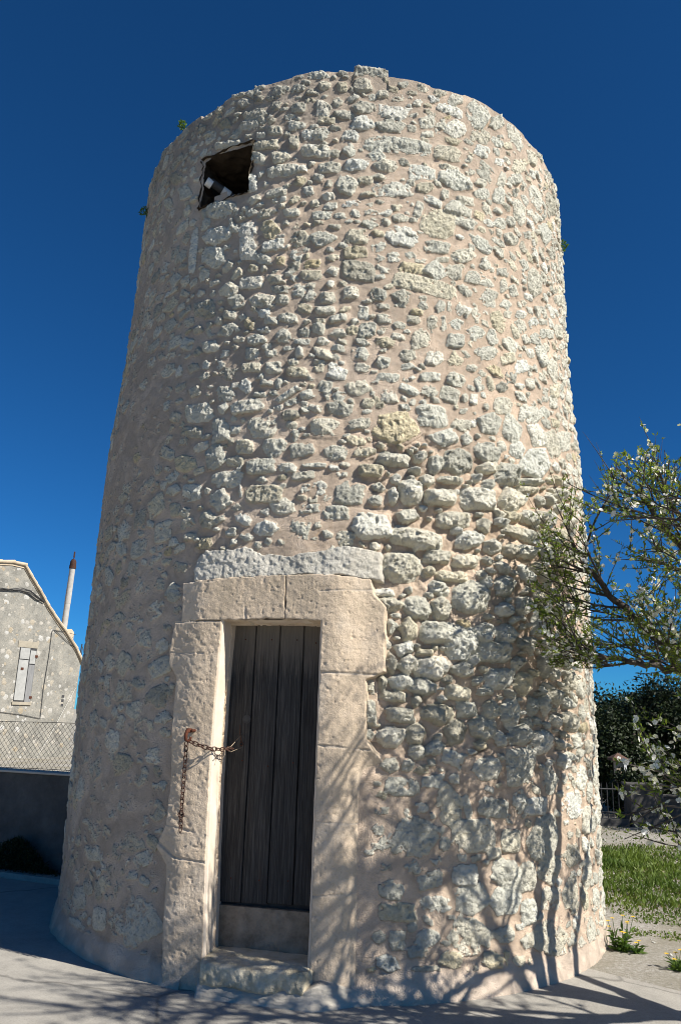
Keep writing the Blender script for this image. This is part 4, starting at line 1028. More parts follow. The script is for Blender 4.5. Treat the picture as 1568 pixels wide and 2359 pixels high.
def branch(p, d, L, r, dens, leafy):
    n = max(4, int(L / 0.11)); pts = [np.array(p, float)]
    d = d / np.linalg.norm(d)
    for i in range(n):
        d = d + tr.normal(size=3) * 0.13 + np.array([0, 0, 0.03]); d /= np.linalg.norm(d)
        q = pts[-1] + d * L / n
        if not allowed(q): break
        pts.append(q)
    if len(pts) < 2: return
    wood.tube(pts, [r * (1 - 0.7 * i / max(1, len(pts) - 1)) for i in range(len(pts))], 5, caps=False)
    for i in range(len(pts) - 1):
        for k in range(dens):
            dd = (pts[i + 1] - pts[i]); dd /= np.linalg.norm(dd)
            side = rvec(1, tr)[0]; side -= dd * (side @ dd); side /= np.linalg.norm(side) + 1e-9
            nd_ = dd * tr.uniform(0.3, 0.9) + side * 0.8 + np.array([0, 0, 0.30])
            twig(pts[i] + (pts[i + 1] - pts[i]) * tr.random(), nd_, tr.uniform(0.16, 0.46), 0.0042, leafy)
    twig(pts[-1], d, tr.uniform(0.2, 0.4), 0.004, leafy)
def furnish(c, i0, every, L, r, dens, leafy, bias=(0, 0, 0.25)):
    for i in range(i0, len(c) - 1, every):
        dd = c[min(i + 1, len(c) - 1)] - c[i - 1]; dd = dd / np.linalg.norm(dd)
        for s in range(2):
            side = rvec(1, tr)[0]; side -= dd * (side @ dd); side /= np.linalg.norm(side)
            branch(c[i], dd * 0.55 + side * 0.8 + np.array(bias), tr.uniform(0.6, 1.15) * L, r, dens, leafy)
    branch(c[-1], c[-1] - c[-2], L * 0.7, r, dens, leafy)

F0 = (3.18, -2.96, 0.95)
wood.tube([(3.30, -3.03, -0.1), (3.28, -3.02, 0.10), (3.25, -3.0, 0.5), F0], [0.15, 0.115, 0.10, 0.10], 12)
L1 = limb([F0, (2.90, -2.72, 1.45), (2.62, -2.42, 1.95), (2.25, -2.22, 2.32), (1.92, -2.22, 2.62), (1.66, -2.30, 2.95)], 0.062, 0.012)
L2 = limb([F0, (3.05, -2.6, 1.7), (2.85, -2.30, 2.4), (2.62, -2.12, 3.0), (2.42, -2.05, 3.5)], 0.062, 0.012)
L3 = limb([(2.62, -2.42, 1.95), (2.40, -2.45, 2.02), (2.12, -2.44, 2.10), (1.86, -2.42, 2.13), (1.64, -2.42, 2.16)], 0.034, 0.008)
L4 = limb([F0, (3.05, -3.5, 1.6), (2.85, -4.1, 2.3), (2.55, -4.8, 2.85), (2.2, -5.5, 3.2)], 0.062, 0.013)
L5 = limb([F0, (3.3, -3.1, 1.8), (3.2, -3.35, 2.8), (3.0, -3.5, 3.8)], 0.058, 0.012)
L6 = limb([F0, (3.6, -2.7, 1.7), (3.9, -2.3, 2.6), (4.1, -2.0, 3.4)], 0.055, 0.012)
L7 = limb([(3.05, -3.5, 1.6), (2.75, -3.75, 2.1), (2.45, -3.85, 2.7), (2.25, -3.75, 3.3)], 0.045, 0.012)
L8 = limb([F0, (3.7, -3.5, 1.8), (4.0, -4.0, 2.7), (4.1, -4.4, 3.4)], 0.06, 0.012)
L9 = limb([(2.90, -2.72, 1.45), (2.62, -3.05, 1.62), (2.30, -3.35, 1.55), (2.02, -3.55, 1.42), (1.80, -3.62, 1.32)], 0.026, 0.006)
L15 = limb([(2.62, -3.05, 1.62), (2.36, -3.25, 1.40), (2.10, -3.42, 1.12), (1.90, -3.52, 0.98)], 0.018, 0.005)
L10 = limb([(2.85, -2.30, 2.4), (2.55, -2.35, 2.75), (2.22, -2.40, 3.15), (1.98, -2.38, 3.5)], 0.035, 0.009)
L11 = limb([(2.85, -4.1, 2.3), (2.6, -4.2, 2.7), (2.45, -4.4, 3.1), (2.3, -4.6, 3.5)], 0.035, 0.009)
L12 = limb([(3.2, -3.35, 2.8), (2.85, -3.6, 3.0), (2.5, -3.9, 3.1), (2.2, -4.25, 3.05)], 0.036, 0.012)
L13 = limb([(3.05, -3.5, 1.6), (2.8, -3.5, 2.1), (2.55, -3.4, 2.55), (2.38, -3.25, 2.9)], 0.036, 0.012)
L14 = limb([(3.2, -3.35, 2.8), (3.3, -3.9, 3.2), (3.2, -4.5, 3.5), (3.0, -5.0, 3.7)], 0.036, 0.012)
for c_ in (L12, L13): furnish(c_, 3, 1, 0.7, 0.014, 1, 0.25)
furnish(L14, 6, 3, 0.6, 0.013, 1, 0.25)
furnish(L1, 10, 2, 0.62, 0.010, 2, 1.0, (-0.15, 0, 0.35))
furnish(L2, 9, 2, 0.66, 0.010, 2, 1.0, (-0.15, 0, 0.35))
furnish(L3, 3, 2, 0.45, 0.008, 2, 1.0, (-0.15, 0, 0.40))
furnish(L10, 2, 2, 0.6, 0.009, 2, 1.0, (-0.15, 0, 0.35))
furnish(L4, 9, 2, 0.80, 0.017, 1, 0.28)
furnish(L5, 7, 1, 0.85, 0.017, 1, 0.3)
furnish(L6, 8, 3, 0.8, 0.011, 2, 0.6)
furnish(L7, 4, 1, 0.75, 0.016, 1, 0.25)
furnish(L8, 7, 2, 0.8, 0.015, 1, 0.3)
furnish(L11, 3, 2, 0.7, 0.015, 1, 0.25)
furnish(L15, 5, 2, 0.35, 0.006, 1, 0.9, (-0.2, -0.1, 0.0))
furnish(L9, 8, 2, 0.40, 0.006, 1, 0.9, (-0.25, -0.1, -0.10))
for p_ in list(nodes_p)[::1]:
    if p_[1] > -3.4 and p_[0] < 3.2 and p_[2] > 2.5 and tr.random() < 0.022:
        px_ = visible_px(p_)
        if px_[1] < 1330: whip(p_, tr.uniform(0.20, 0.45))
wood.build('trunk', M['bark'], almond, smooth=True)
twigw.build('twigs', M['bark'], almond, smooth=True)
NP_ = np.array(nodes_p); ND = np.array(nodes_d)
print('twig nodes', len(NP_))
k = 4
P = np.repeat(NP_, k, 0) + tr.normal(size=(len(NP_) * k, 3)) * 0.004
D = np.repeat(ND, k, 0) * 0.7 + rvec(len(P), tr) * 0.9 + np.array([0, 0, 0.25])
keep = tr.random(len(P)) < 0.68
leaves_obj('crown', P[keep], D[keep], rvec(keep.sum(), tr) + np.array([0, 0, 0.6]), tr.uniform(0.020, 0.044, keep.sum()), tr.uniform(0.009, 0.015, keep.sum()), M['almond_leaf'], almond, r=tr)
# blossoms: five petals each, in loose clusters along the wood
def blossoms(C, Nrm, rad):
    V = []; 
    n = len(C)
    T = np.cross(Nrm, rvec(n, tr)); T /= np.linalg.norm(T, axis=1, keepdims=True); B = np.cross(Nrm, T)
    Vs, Fs = [], []
    for kk in range(5):
        a = 2 * math.pi * kk / 5
        d = T * math.cos(a) + B * math.sin(a)
        Lf = rad * tr.uniform(0.85, 1.1, n)
        v, f = leaf_quads(C, d + Nrm * 0.28, Nrm, Lf, Lf * 0.92, -0.06)
        v = v.reshape(n, 4, 3); sd = v[:, 1] - v[:, 3]
        m = C + (d + Nrm * 0.28) * (Lf * 0.72)[:, None]
        v[:, 1] = m + sd * 0.5; v[:, 3] = m - sd * 0.5
        Vs.append(v.reshape(-1, 3)); Fs.append(f + kk * 4 * n)
    return np.concatenate(Vs), np.concatenate(Fs)
low = np.array([1.0 if (p[2] < 1.75) else 0.0 for p in NP_])
clump = np.clip(0.5 + 1.6 * fbm(NP_[:, 0] * 3.5 + NP_[:, 2] * 2.0, NP_[:, 1] * 3.5 - NP_[:, 2] * 3.1, 2, 44), 0, 1)
sel = tr.random(len(NP_)) < np.where(low > 0, 0.55, 0.02 + 0.40 * clump)
C = NP_[sel]; kk = 2
C = np.repeat(C, kk, 0) + rvec(len(C) * kk, tr) * 0.022
Nn = rvec(len(C), tr) + np.array([0.15, -0.25, 0.35]); Nn /= np.linalg.norm(Nn, axis=1, keepdims=True)
v, f = blossoms(C, Nn, 0.0165)
mesh_np('blossoms', v, f, M['petal'], almond, attrs={'rnd': tr.random(len(v))})
print('blossoms', len(C))

# ------------------------------------------------------------------ evergreen trees closing the field
er = np.random.default_rng(5)
def evergreen(x, y, rad, z0, z1, label, n=9000, leaf=0.075):
    n = int(n * 1.5)
    t = empty('evergreen_tree', (x, y, 0), label, "tree", "evergreens closing the field")
    mb = MB()
    for k in range(4):
        a = er.uniform(0, 6.28); q = np.array([x + rad * .5 * math.cos(a), y + rad * .5 * math.sin(a), z1 * .75])
        mb.tube([(x, y, -0.05), (x + .1 * math.cos(a), y + .1 * math.sin(a), z1 * .3), q], [0.13, 0.09, 0.03], 7)
    mb.build('trunk', M['bark'], t, smooth=True)
    nb = 26; cc = []
    zc = 0.5 * (z0 + z1); hz = 0.5 * (z1 - z0)
    for k in range(nb):
        d = rvec(1, er)[0]; rr = er.uniform(0.45, 0.85)
        cc.append((x + d[0] * rad * rr, y + d[1] * rad * rr, zc + d[2] * hz * rr, er.uniform(0.28, 0.48) * rad))
    cc.append((x, y, zc, rad * 0.6))
    cc = np.array(cc)
    w = cc[:, 3] ** 2; pick = er.choice(len(cc), n, p=w / w.sum())
    d = rvec(n, er); rr = er.uniform(0.55, 1.04, n)
    P = cc[pick, :3] + d * (cc[pick, 3] * rr)[:, None] * np.array([1, 1, 0.85])
    P[:, 2] = np.maximum(P[:, 2], 0.04)
    leaves_obj('crown', P, d * 0.5 + rvec(n, er), d + rvec(n, er) * 0.7 + np.array([0, 0, .3]), er.uniform(0.6, 1.3, n) * leaf, er.uniform(0.45, 0.75, n) * leaf, M['oak_leaf'], t, r=er)
    return t
evergreen(5.75, 8.7, 0.95, 0.0, 2.06, "low dark evergreen beside the tower's right edge, left end of the row", 11000)
evergreen(6.9, 9.6, 1.25, 0.0, 2.62, "dark evergreen with a rounded top behind the broad grey wall block", 13000)
evergreen(8.3, 9.4, 1.35, 0.0, 2.72, "dark evergreen with the highest crown of the row, showing behind the almond blossom", 13000)
evergreen(9.9, 9.6, 1.5, 0.0, 2.7, "dark evergreen at the right end of the row, behind the low wall", 9000)
evergreen(4.1, 10.6, 1.3, 0.0, 2.0, "dark evergreen half hidden behind the tower's right side", 8000)
evergreen(9.3, 4.9, 1.6, 0.0, 4.6, "tall evergreen added out of view right of the field to shade the wall block", 12000, 0.10)  # unseen tree, placed so that its shadow falls on the wall block
evergreen(11.9, 7.4, 1.9, 0.0, 4.8, "tallest evergreen, added out of view at the far right to shade the row", 9000, 0.11)  # unseen tree, added to shade the evergreen row
evergreen(5.30, 7.12, 0.42, 0.0, 0.98, "knee-high dark evergreen bush growing in front of the capped stone post", 4200, 0.06)
for i, (x, y) in enumerate(((7.4, 12.5), (10.2, 13.0))):
    evergreen(x, y, 1.7, 0.2, 3.0, ["dark evergreen in the second row, filling the gap behind the rounded one", "dark evergreen farthest back on the right, in the second row"][i], 8000, 0.10)

# ------------------------------------------------------------------ low walls and railing at the foot of the evergreens
M['old_wall'] = simple("old_grey_render", [(0.3, (0.05, 0.048, 0.044)), (0.55, (0.095, 0.09, 0.083)), (0.75, (0.14, 0.132, 0.12))], 5, 6, 0.95, 40, 0.5, 0.008)
def rough_wall(mb, x0, y0, x1, y1, h, th):
    d = np.array([x1 - x0, y1 - y0, 0]); L = np.linalg.norm(d); d /= L; nn = np.array([d[1], -d[0], 0])
    c = np.array([(x0 + x1) / 2, (y0 + y1) / 2, h / 2 - 0.05])
    mb.box(c, (L, th, h + 0.1), (d, nn, (0, 0, 1)))
    return d, nn
w = empty('wall_block', (5.40, 6.65, 0), "broad grey rendered wall block standing in shade before the evergreens", "wall")
mb = MB(); rough_wall(mb, 5.10, 6.57, 5.72, 6.70, 0.69, 0.22); mb.build('body', M['old_wall'], w, bevel=0.012)
mb = MB(); mb.box((5.41, 6.635, 0.712), (0.68, 0.28, 0.045), None); mb.build('coping', M['old_wall'], w, bevel=0.012)
w = empty('low_wall', (7.3, 6.85, 0), "low dark wall running right from the grey wall block", "wall")
mb = MB(); rough_wall(mb, 5.74, 6.78, 9.5, 7.1, 0.50, 0.18); mb.build('body', M['old_wall'], w, bevel=0.012)
mb = MB(); d, nn = np.array([0.9964, 0.0848, 0]), np.array([0.0848, -0.9964, 0]); mb.box((7.62, 6.94, 0.52), (3.76, 0.23, 0.04), (d, nn, (0, 0, 1))); mb.build('coping', M['old_wall'], w, bevel=0.01)
rl = empty('railing', (4.5, 6.5, 0), "short dark picket railing between the tower and the grey wall block", "railing")
mb = MB(); rough_wall(mb, 3.6, 6.48, 5.09, 6.57, 0.14, 0.16); mb.build('footing', M['old_wall'], rl, bevel=0.01)
for zr in (0.24, 0.62):
    mb = MB(); mb.tube([(3.6, 6.48, zr), (5.09, 6.57, zr)], 0.012, 6); mb.build('rail', M['dark_pipe'], rl)
for k in range(15):
    x = 3.65 + k * 0.1; y = 6.48 + (x - 3.6) * 0.0604
    mb = MB(); mb.tube([(x, y, 0.09), (x, y, 0.68), (x, y, 0.73)], [0.009, 0.009, 0.002], 5); mb.build('picket', M['dark_pipe'], rl)

# a small post with a tiled cap among the evergreens
M['tile'] = simple("terracotta_tile", [(0.3, (0.09, 0.055, 0.042)), (0.7, (0.16, 0.10, 0.075))], 9, 5, 0.9, 40, 0.4, 0.006)
M['pale_stone'] = simple("pale_post_stone", [(0.3, (0.34, 0.28, 0.20)), (0.7, (0.50, 0.43, 0.33))], 9, 5, 0.9, 40, 0.4, 0.006)
gp = empty('gate_post', (5.32, 7.55, 0), "stone post with a terracotta cap and a white plate, half lost among the evergreens", "post")
mb = MB(); mb.box((5.32, 7.55, 0.52), (0.14, 0.14, 1.04)); mb.build('shaft', M['pale_stone'], gp, bevel=0.012)
mb = MB()
mb.add([(5.17, 7.40, 1.06), (5.47, 7.40, 1.06), (5.47, 7.70, 1.06), (5.17, 7.70, 1.06), (5.17, 7.40, 1.10), (5.47, 7.40, 1.10), (5.47, 7.70, 1.10), (5.17, 7.70, 1.10), (5.32, 7.55, 1.20)],
       [(3, 2, 1, 0), (0, 1, 5, 4), (1, 2, 6, 5), (2, 3, 7, 6), (3, 0, 4, 7), (4, 5, 8), (5, 6, 8), (6, 7, 8), (7, 4, 8)])
mb.build('cap', M['tile'], gp)
mb = MB(); mb.box((5.42, 7.47, 0.93), (0.05, 0.02, 0.17)); mb.build('plate', M['pvc'], gp)

# ------------------------------------------------------------------ grass, field weeds, pebbles
gr = np.random.default_rng(9)
def dens(x, y):
    n1 = fbm(x * 0.9, y * 0.9, 3, 71); n2 = fbm(x * 3.0, y * 5.0, 3, 72)
    main = sstep(0.30, 0.75, y + 0.30 * n1) * (1 - sstep(3.9, 4.6, y + 0.6 * n1)) * (0.55 + 0.45 * sstep(-0.40, 0.0, fbm(x * 1.7, y * 1.7, 3, 79)))
    patch_ = sstep(-0.06, 0.12, n2 + 0.25 * n1) * sstep(-1.9, -0.9, y + .2 * n2) * (1 - sstep(0.3, 0.7, y)) * 0.7
    far = 0.05 * sstep(4.2, 4.8, y) * (1 - sstep(6.0, 6.6, y))
    return np.maximum(np.maximum(main, patch_), far), main
def blades(n, x0, x1, y0, y1, hmin, hmax, material, name, pw, seed):
    X = gr.uniform(x0, x1, n); Yy = gr.uniform(y0, y1, n)
    de, mn = dens(X, Yy)
    ok = (gr.random(n) < de ** pw) & (np.hypot(X, Yy) > 2.62) & ~((Yy < -1.2 + 0 * X) & (X < 2.9 + 0 * Yy))
    ok &= ~((X + Yy * 1.0 < 0.30) | (Yy < -0.93 * (X - 1.96) - 1.50))
    X = X[ok]; Yy = Yy[ok]; mn = mn[ok]; m = len(X)
    z = ground_z(X, Yy)
    hh = gr.uniform(hmin, hmax, m) * (0.45 + 0.55 * mn) * (0.75 + 0.5 * fbm(X * 2, Yy * 2, 2, 75))
    P = np.stack([X, Yy, z - 0.005], -1)
    D = np.stack([gr.normal(0, .55, m), gr.normal(0, .55, m), np.full(m, 1.0)], -1)
    V, F = leaf_quads(P, D, np.stack([gr.normal(size=m), gr.normal(size=m), np.zeros(m)], -1), hh, gr.uniform(0.012, 0.024, m), 0.08)
    o = mesh_np(name, V, F, material, attrs={'rnd': np.repeat(np.clip(0.45 * gr.random(m) + 0.28 + 0.75 * fbm(X * 1.4, Yy * 1.4, 3, 78), 0, 1), 4)})
    return o
tag(blades(95000, 1.6, 9.5, -1.9, 6.6, 0.05, 0.15, M['grass'], 'grass', 1.0, 1), "green grass and low weeds growing across the field right of the tower", "grass", kind='stuff')
tag(blades(60000, 1.6, 9.5, -1.9, 6.6, 0.02, 0.06, M['dry_grass'], 'dry_grass', 0.6, 2), "dry yellowish tufts scattered over the stony field", "grass", kind='stuff')
# pebbles
n = 3800
X = gr.uniform(1.8, 9.5, n); Yy = gr.uniform(-2.4, 6.5, n) ** 1.0
ok = (np.hypot(X, Yy) > 2.7) & (X + Yy > 0.30) & (Yy > -0.93 * (X - 1.96) - 1.45)
X, Yy = X[ok], Yy[ok]; n = len(X)
sz = 0.006 + 0.012 * gr.random(n) ** 3
octv = np.array([(1, 0, 0), (0, 1, 0), (-1, 0, 0), (0, -1, 0), (0, 0, .7), (0, 0, -.7)], float)
jit = 1 + gr.uniform(-.35, .35, (n, 6, 1))
V = np.stack([X, Yy, ground_z(X, Yy) + sz * 0.2], -1)[:, None, :] + octv[None] * sz[:, None, None] * jit
fo = np.array([(0, 1, 4), (1, 2, 4), (2, 3, 4), (3, 0, 4), (1, 0, 5), (2, 1, 5), (3, 2, 5), (0, 3, 5)])
F = (np.arange(n)[:, None, None] * 6 + fo[None]).reshape(-1, 3)
M['pebble'] = simple("pale_pebble", [(0.3, (0.30, 0.29, 0.26)), (0.7, (0.56, 0.54, 0.49))], 5, 3, 0.9, 60, 0.3, 0.003)
tag(mesh_np('pebbles', V.reshape(-1, 3), F, M['pebble']), "pale pebbles strewn over the field", "pebbles", kind='stuff')

# small yellow-flowered plants
def yellow_plant(x, y, nst, h, label, spread=0.08):
    t = empty('yellow_flower_plant', (x, y, float(ground_z(np.array(x), np.array(y)))), label, "plant", "yellow flowered plants at the paving edge")
    mb = MB(); heads = []; lp = []; ld = []
    for k in range(nst):
        a = gr.uniform(0, 6.28); s = gr.uniform(0.2, 1.0) * spread
        top = np.array([x + s * 1.6 * math.cos(a), y + s * 1.6 * math.sin(a), h * gr.uniform(0.55, 1.0)])
        b = np.array([x + s * .5 * math.cos(a), y + s * .5 * math.sin(a), -0.01])
        midp = (b + top) / 2 + gr.normal(size=3) * 0.01
        mb.tube([b, midp, top], [0.003, 0.0025, 0.0018], 4); heads.append(top)
        for q in range(16):
            lp.append(b + (midp - b) * gr.random() * (0.2 if q < 5 else 1.2)); ld.append(np.array([gr.normal(), gr.normal(), 0.5]))
    mb.build('stems', M['weed_leaf'], t)
    leaves_obj('leaves', np.array(lp), np.array(ld), rvec(len(lp), gr) + np.array([0, 0, 1.0]), gr.uniform(0.04, 0.10, len(lp)), gr.uniform(0.016, 0.03, len(lp)), M['weed_leaf'], t, r=gr)
    for hd in heads:
        C = np.repeat(hd[None], 11, 0); an = np.linspace(0, 6.28, 12)[:-1]
        D = np.stack([np.cos(an), np.sin(an), np.full(11, 0.35)], -1)
        V, F = leaf_quads(C, D, np.tile(np.array([[0, 0, 1.0]]), (11, 1)), np.full(11, 0.020), np.full(11, 0.012), 0.02)
        mesh_np('flower_head', V, F, M['yellow'], t, attrs={'rnd': gr.random(44)})
yellow_plant(2.27, -1.03, 9, 0.24, "clump of yellow dandelion-like flowers growing against the foot of the tower")
yellow_plant(2.38, -1.08, 2, 0.10, "small yellow flower sprouting at the edge of the gritty apron", 0.03)
yellow_plant(2.56, -1.50, 4, 0.13, "low yellow-flowered weed at the apron's outer corner near the frame edge", 0.09)

# ------------------------------------------------------------------ left side: boundary wall, fence, shrub, house
M['dark_render'] = simple("dark_cement_render", [(0.3, (0.085, 0.076, 0.066)), (0.55, (0.135, 0.120, 0.104)), (0.75, (0.19, 0.17, 0.146))], 3.5, 7, 0.95, 32, 0.8, 0.012)
WD = np.array([0.946, -0.324, 0]); WNn = np.array([-0.324, -0.946, 0]); W0 = np.array([-3.53, 1.27, 0])
bw = empty('boundary_wall', tuple(W0), "dark rendered boundary wall carrying a wire fence, left of the tower", "wall")
v, f = rough_sheet(W0 - WD * 9, W0 + WD * 1.9, W0 - WD * 9 + np.array([0, 0, 1.0]), W0 + WD * 1.9 + np.array([0, 0, 1.0]), 420, 60, 0.012, 400)
mesh_np('wall_face', v, f, M['dark_render'], bw, smooth=True)
mb = MB(); mb.box(W0 - WD * 3.55 - WNn * 0.115 + np.array([0, 0, 0.50]), (10.9, 0.20, 1.0), (WD, WNn, (0, 0, 1))); mb.build('wall_core', M['dark_render'], bw)
mb = MB(); mb.box(W0 - WD * 3.55 - WNn * 0.095 + np.array([0, 0, 1.006]), (10.9, 0.26, 0.022), (WD, WNn, (0, 0, 1))); mb.build('coping', M['plaster'], bw, bevel=0.006)

fence = empty('chain_link_fence', tuple(W0 + np.array([0, 0, 1.017])), "thin diamond mesh wire fence on top of the dark boundary wall", "fence")
fb = W0 - WNn * 0.10
def fp(t, z): return fb + WD * t + np.array([0, 0, z])
z0, z1 = 1.02, 1.53
mb = MB(); step_ = 0.062; H_ = z1 - z0
t = -5.0
while t < 1.8:
    for sg in (1, -1):
        a_ = (t, z0); b2 = (t + sg * H_ * 0.92, z1)
        mb.tube([fp(a_[0], a_[1]), fp(b2[0], b2[1])], 0.0022, 3, caps=False)
    t += step_
mb.build('mesh', M['dark_pipe'], fence)
for zr in (z1, 1.035):
    mb = MB(); mb.tube([fp(t, zr + 0.006 * math.sin(t * 3)) for t in np.linspace(-5, 1.8, 30)], 0.003, 4); mb.build('tension_wire', M['wire'], fence)
for t in (-4.9, -2.3):
    mb = MB(); mb.tube([fp(t, 0.95), fp(t, 1.60)], 0.016, 8); mb.build('post', M['dark_pipe'], fence)

sr = np.random.default_rng(31)
sh = empty('shrub', (-3.28, 1.02, 0), "small dark shrub growing at the foot of the boundary wall", "shrub")
n = 5200; t = sr.normal(0, 0.27, n) - 0.02; hgt = 0.33 * np.exp(-(t / 0.34) ** 2) + 0.03
P = np.stack([-3.28 + 0.946 * t, 1.06 - 0.324 * t - np.abs(sr.normal(0, .07, n)), hgt * sr.random(n) ** 0.8], -1)
leaves_obj('foliage', P, rvec(n, sr) + np.array([0, 0, 0.9]), rvec(n, sr), sr.uniform(0.02, 0.055, n), sr.uniform(0.006, 0.014, n), M['shrub_leaf'], sh, r=sr)
mb = MB()
for k in range(16):
    x = sr.normal(0, .2); mb.tube([(-3.28 + .3 * x, 1.04, -0.02), (-3.28 + x, 1.03 - .3 * x, 0.33 * math.exp(-(x / .34) ** 2) * sr.uniform(.8, 1.25))], [0.006, 0.002], 4)
mb.build('stems', M['bark'], sh)

# the old house behind: a gable wall seen obliquely, built at its own distance
HS = 1.9
ha = math.radians(55.0)
HD = np.array([math.cos(ha), math.sin(ha), 0]); HN = np.array([math.sin(ha), -math.cos(ha), 0])
H0 = np.array([-6.1 * HS, CAM_Y + (6.2 - CAM_Y) * HS, 0])
def hp(t, z, d=0.0):
    return H0 + HD * (t * HS) + HN * d + np.array([0, 0, EYE + (z - EYE) * HS])
house = empty('stone_house', tuple(hp(1.0, 1.7) * np.array([1, 1, 0])), "old rubble stone house with a sloping tiled gable, behind the wire fence", "house")
def house_material():
    m, nt, b = newmat("old_house_rubble")
    v = objvec(nt)
    vo = nd(nt, 'ShaderNodeTexVoronoi', {'Vector': mix(nt, 0.10, v, nd(nt, 'ShaderNodeTexNoise', {'Vector': v, 'Scale': 9.0, 'Detail': 4.0}).outputs[1]), 'Scale': 5.2, 'Randomness': 1.0})
    sep = nd(nt, 'ShaderNodeSeparateColor', {'Color': vo.outputs[1]})
    size = math_(nt, 'MULTIPLY', sep.outputs[0], 0.52)
    inside = math_(nt, 'LESS_THAN', vo.outputs[0], size)
    stc = ramp(nt, sep.outputs[1], [(0.0, (0.32, 0.265, 0.185)), (0.35, (0.36, 0.325, 0.265)), (0.7, (0.38, 0.36, 0.32)), (0.95, (0.43, 0.42, 0.39))])
    n1 = noise(nt, v, 2.2, 7, 0.72); n2 = noise(nt, v, 22, 6, 0.75)
    mo = ramp(nt, n1, [(0.30, (0.15, 0.143, 0.125)), (0.50, (0.245, 0.235, 0.205)), (0.70, (0.34, 0.315, 0.265))])
    c = mix(nt, inside, mo, stc)
    vs = nd(nt, 'ShaderNodeTexVoronoi', {'Vector': mix(nt, 0.06, v, nd(nt, 'ShaderNodeTexNoise', {'Vector': v, 'Scale': 16.0}).outputs[1]), 'Scale': 11.0})
    sp = nd(nt, 'ShaderNodeSeparateColor', {'Color': vs.outputs[1]})
    small = math_(nt, 'LESS_THAN', vs.outputs[0], math_(nt, 'MULTIPLY', math_(nt, 'SUBTRACT', sp.outputs[0], 0.62), 0.8))
    c = mix(nt, small, c, mix(nt, sp.outputs[1], (0.30, 0.25, 0.18), (0.44, 0.415, 0.36)))
    c = mix(nt, 0.8, c, ramp(nt, n2, [(0.30, (0.55, 0.55, 0.53)), (0.5, (1, 1, 1)), (0.7, (1.12, 1.12, 1.1))]), 'MULTIPLY')
    nt.links.new(c, b.inputs['Base Color'])
    hgt = math_(nt, 'ADD', math_(nt, 'MULTIPLY', inside, math_(nt, 'SUBTRACT', 0.5, vo.outputs[0])), math_(nt, 'MULTIPLY', n2, 0.6))
    nt.links.new(bump(nt, hgt, 0.9, 0.04), b.inputs['Normal'])
    return m
M['house'] = house_material()
M['verge'] = simple("verge_mortar", [(0.3, (0.36, 0.29, 0.20)), (0.7, (0.54, 0.45, 0.33))], 3, 6, 0.95, 20, 0.6, 0.02)
M['shutter'] = simple("grey_painted_board", [(0.3, (0.26, 0.26, 0.245)), (0.7, (0.37, 0.37, 0.35))], 5, 6, 0.8, 60, 0.3, 0.004)
M['bare_board'] = simple("bare_grey_board", [(0.3, (0.14, 0.14, 0.14)), (0.7, (0.25, 0.25, 0.245))], 5, 6, 0.85, 60, 0.5, 0.004, stretch=(8, 8, .5))
M['flue'] = simple("fibre_cement_flue", [(0.3, (0.30, 0.29, 0.27)), (0.7, (0.43, 0.42, 0.39))], 5, 6, 0.9, 40, 0.3, 0.004)
roofl = [(-2.6, 2.5), (-1.2, 3.8), (-0.35, 4.18), (-0.10, 4.21), (0.15, 4.245), (0.40, 4.235), (0.55, 4.06), (0.78, 3.81), (0.99, 3.56), (1.24, 3.31), (1.44, 3.13), (1.73, 2.82), (1.91, 2.57)]
wallp = [(-2.6, 1.0)] + roofl + [(1.885, 2.5), (1.87, 2.08), (1.84, 1.0)]
mb = MB(); nW = len(wallp); BK = -7.0
outl = [hp(t, z) for t, z in wallp] + [hp(t, z, BK) for t, z in wallp]
outl[0][2] = -0.05; outl[nW][2] = -0.05; outl[nW - 1][2] = -0.05; outl[2 * nW - 1][2] = -0.05
mb.add(outl, [tuple(range(nW))[::-1], tuple(range(nW, 2 * nW))] + [(i, (i + 1) % nW, (i + 1) % nW + nW, i + nW) for i in range(nW)])
mb.build('wall', M['house'], house)
# verge band and roof tiles along the slope
mb = MB(); nr = len(roofl)
for i in range(nr - 1):
    (ta, za), (tb, zb2) = roofl[i], roofl[i + 1]
    th = 0.058
    P = [hp(ta, za - th, 0.03), hp(tb, zb2 - th, 0.03), hp(tb, zb2 + .004, 0.03), hp(ta, za + .004, 0.03), hp(ta, za - th, -0.2), hp(tb, zb2 - th, -0.2), hp(tb, zb2 + .004, -0.2), hp(ta, za + .004, -0.2)]
    mb.add(P, [(0, 1, 2, 3), (3, 2, 6, 7), (0, 4, 5, 1), (0, 3, 7, 4), (1, 5, 6, 2)])
mb.build('verge', M['verge'], house)
mb = MB()
for i in range(nr - 1):
    (ta, za), (tb, zb2) = roofl[i], roofl[i + 1]
    a_ = hp(ta, za + 0.008, 0.06); b2 = hp(tb, zb2 + 0.008, 0.06); L = np.linalg.norm(b2 - a_)
    m_ = max(1, int(L / 0.30))
    for k in range(m_):
        p = a_ + (b2 - a_) * k / m_; q_ = a_ + (b2 - a_) * (k + 1.12) / m_
        mb.tube([p + np.array([0, 0, .0]), q_ + np.array([0, 0, .012])], [0.050, 0.062], 8)
    a2, b3 = a_ - HN * 0.1, b2 - HN * 0.1
    P = [a2, b3, b3 + HN * BK, a2 + HN * BK]; mb.add(P + [p - np.array([0, 0, .06]) for p in P], [(0, 1, 2, 3), (7, 6, 5, 4), (0, 4, 5, 1), (1, 5, 6, 2), (2, 6, 7, 3), (3, 7, 4, 0)])
roof_o = mb.build('roof', M['verge'], house)
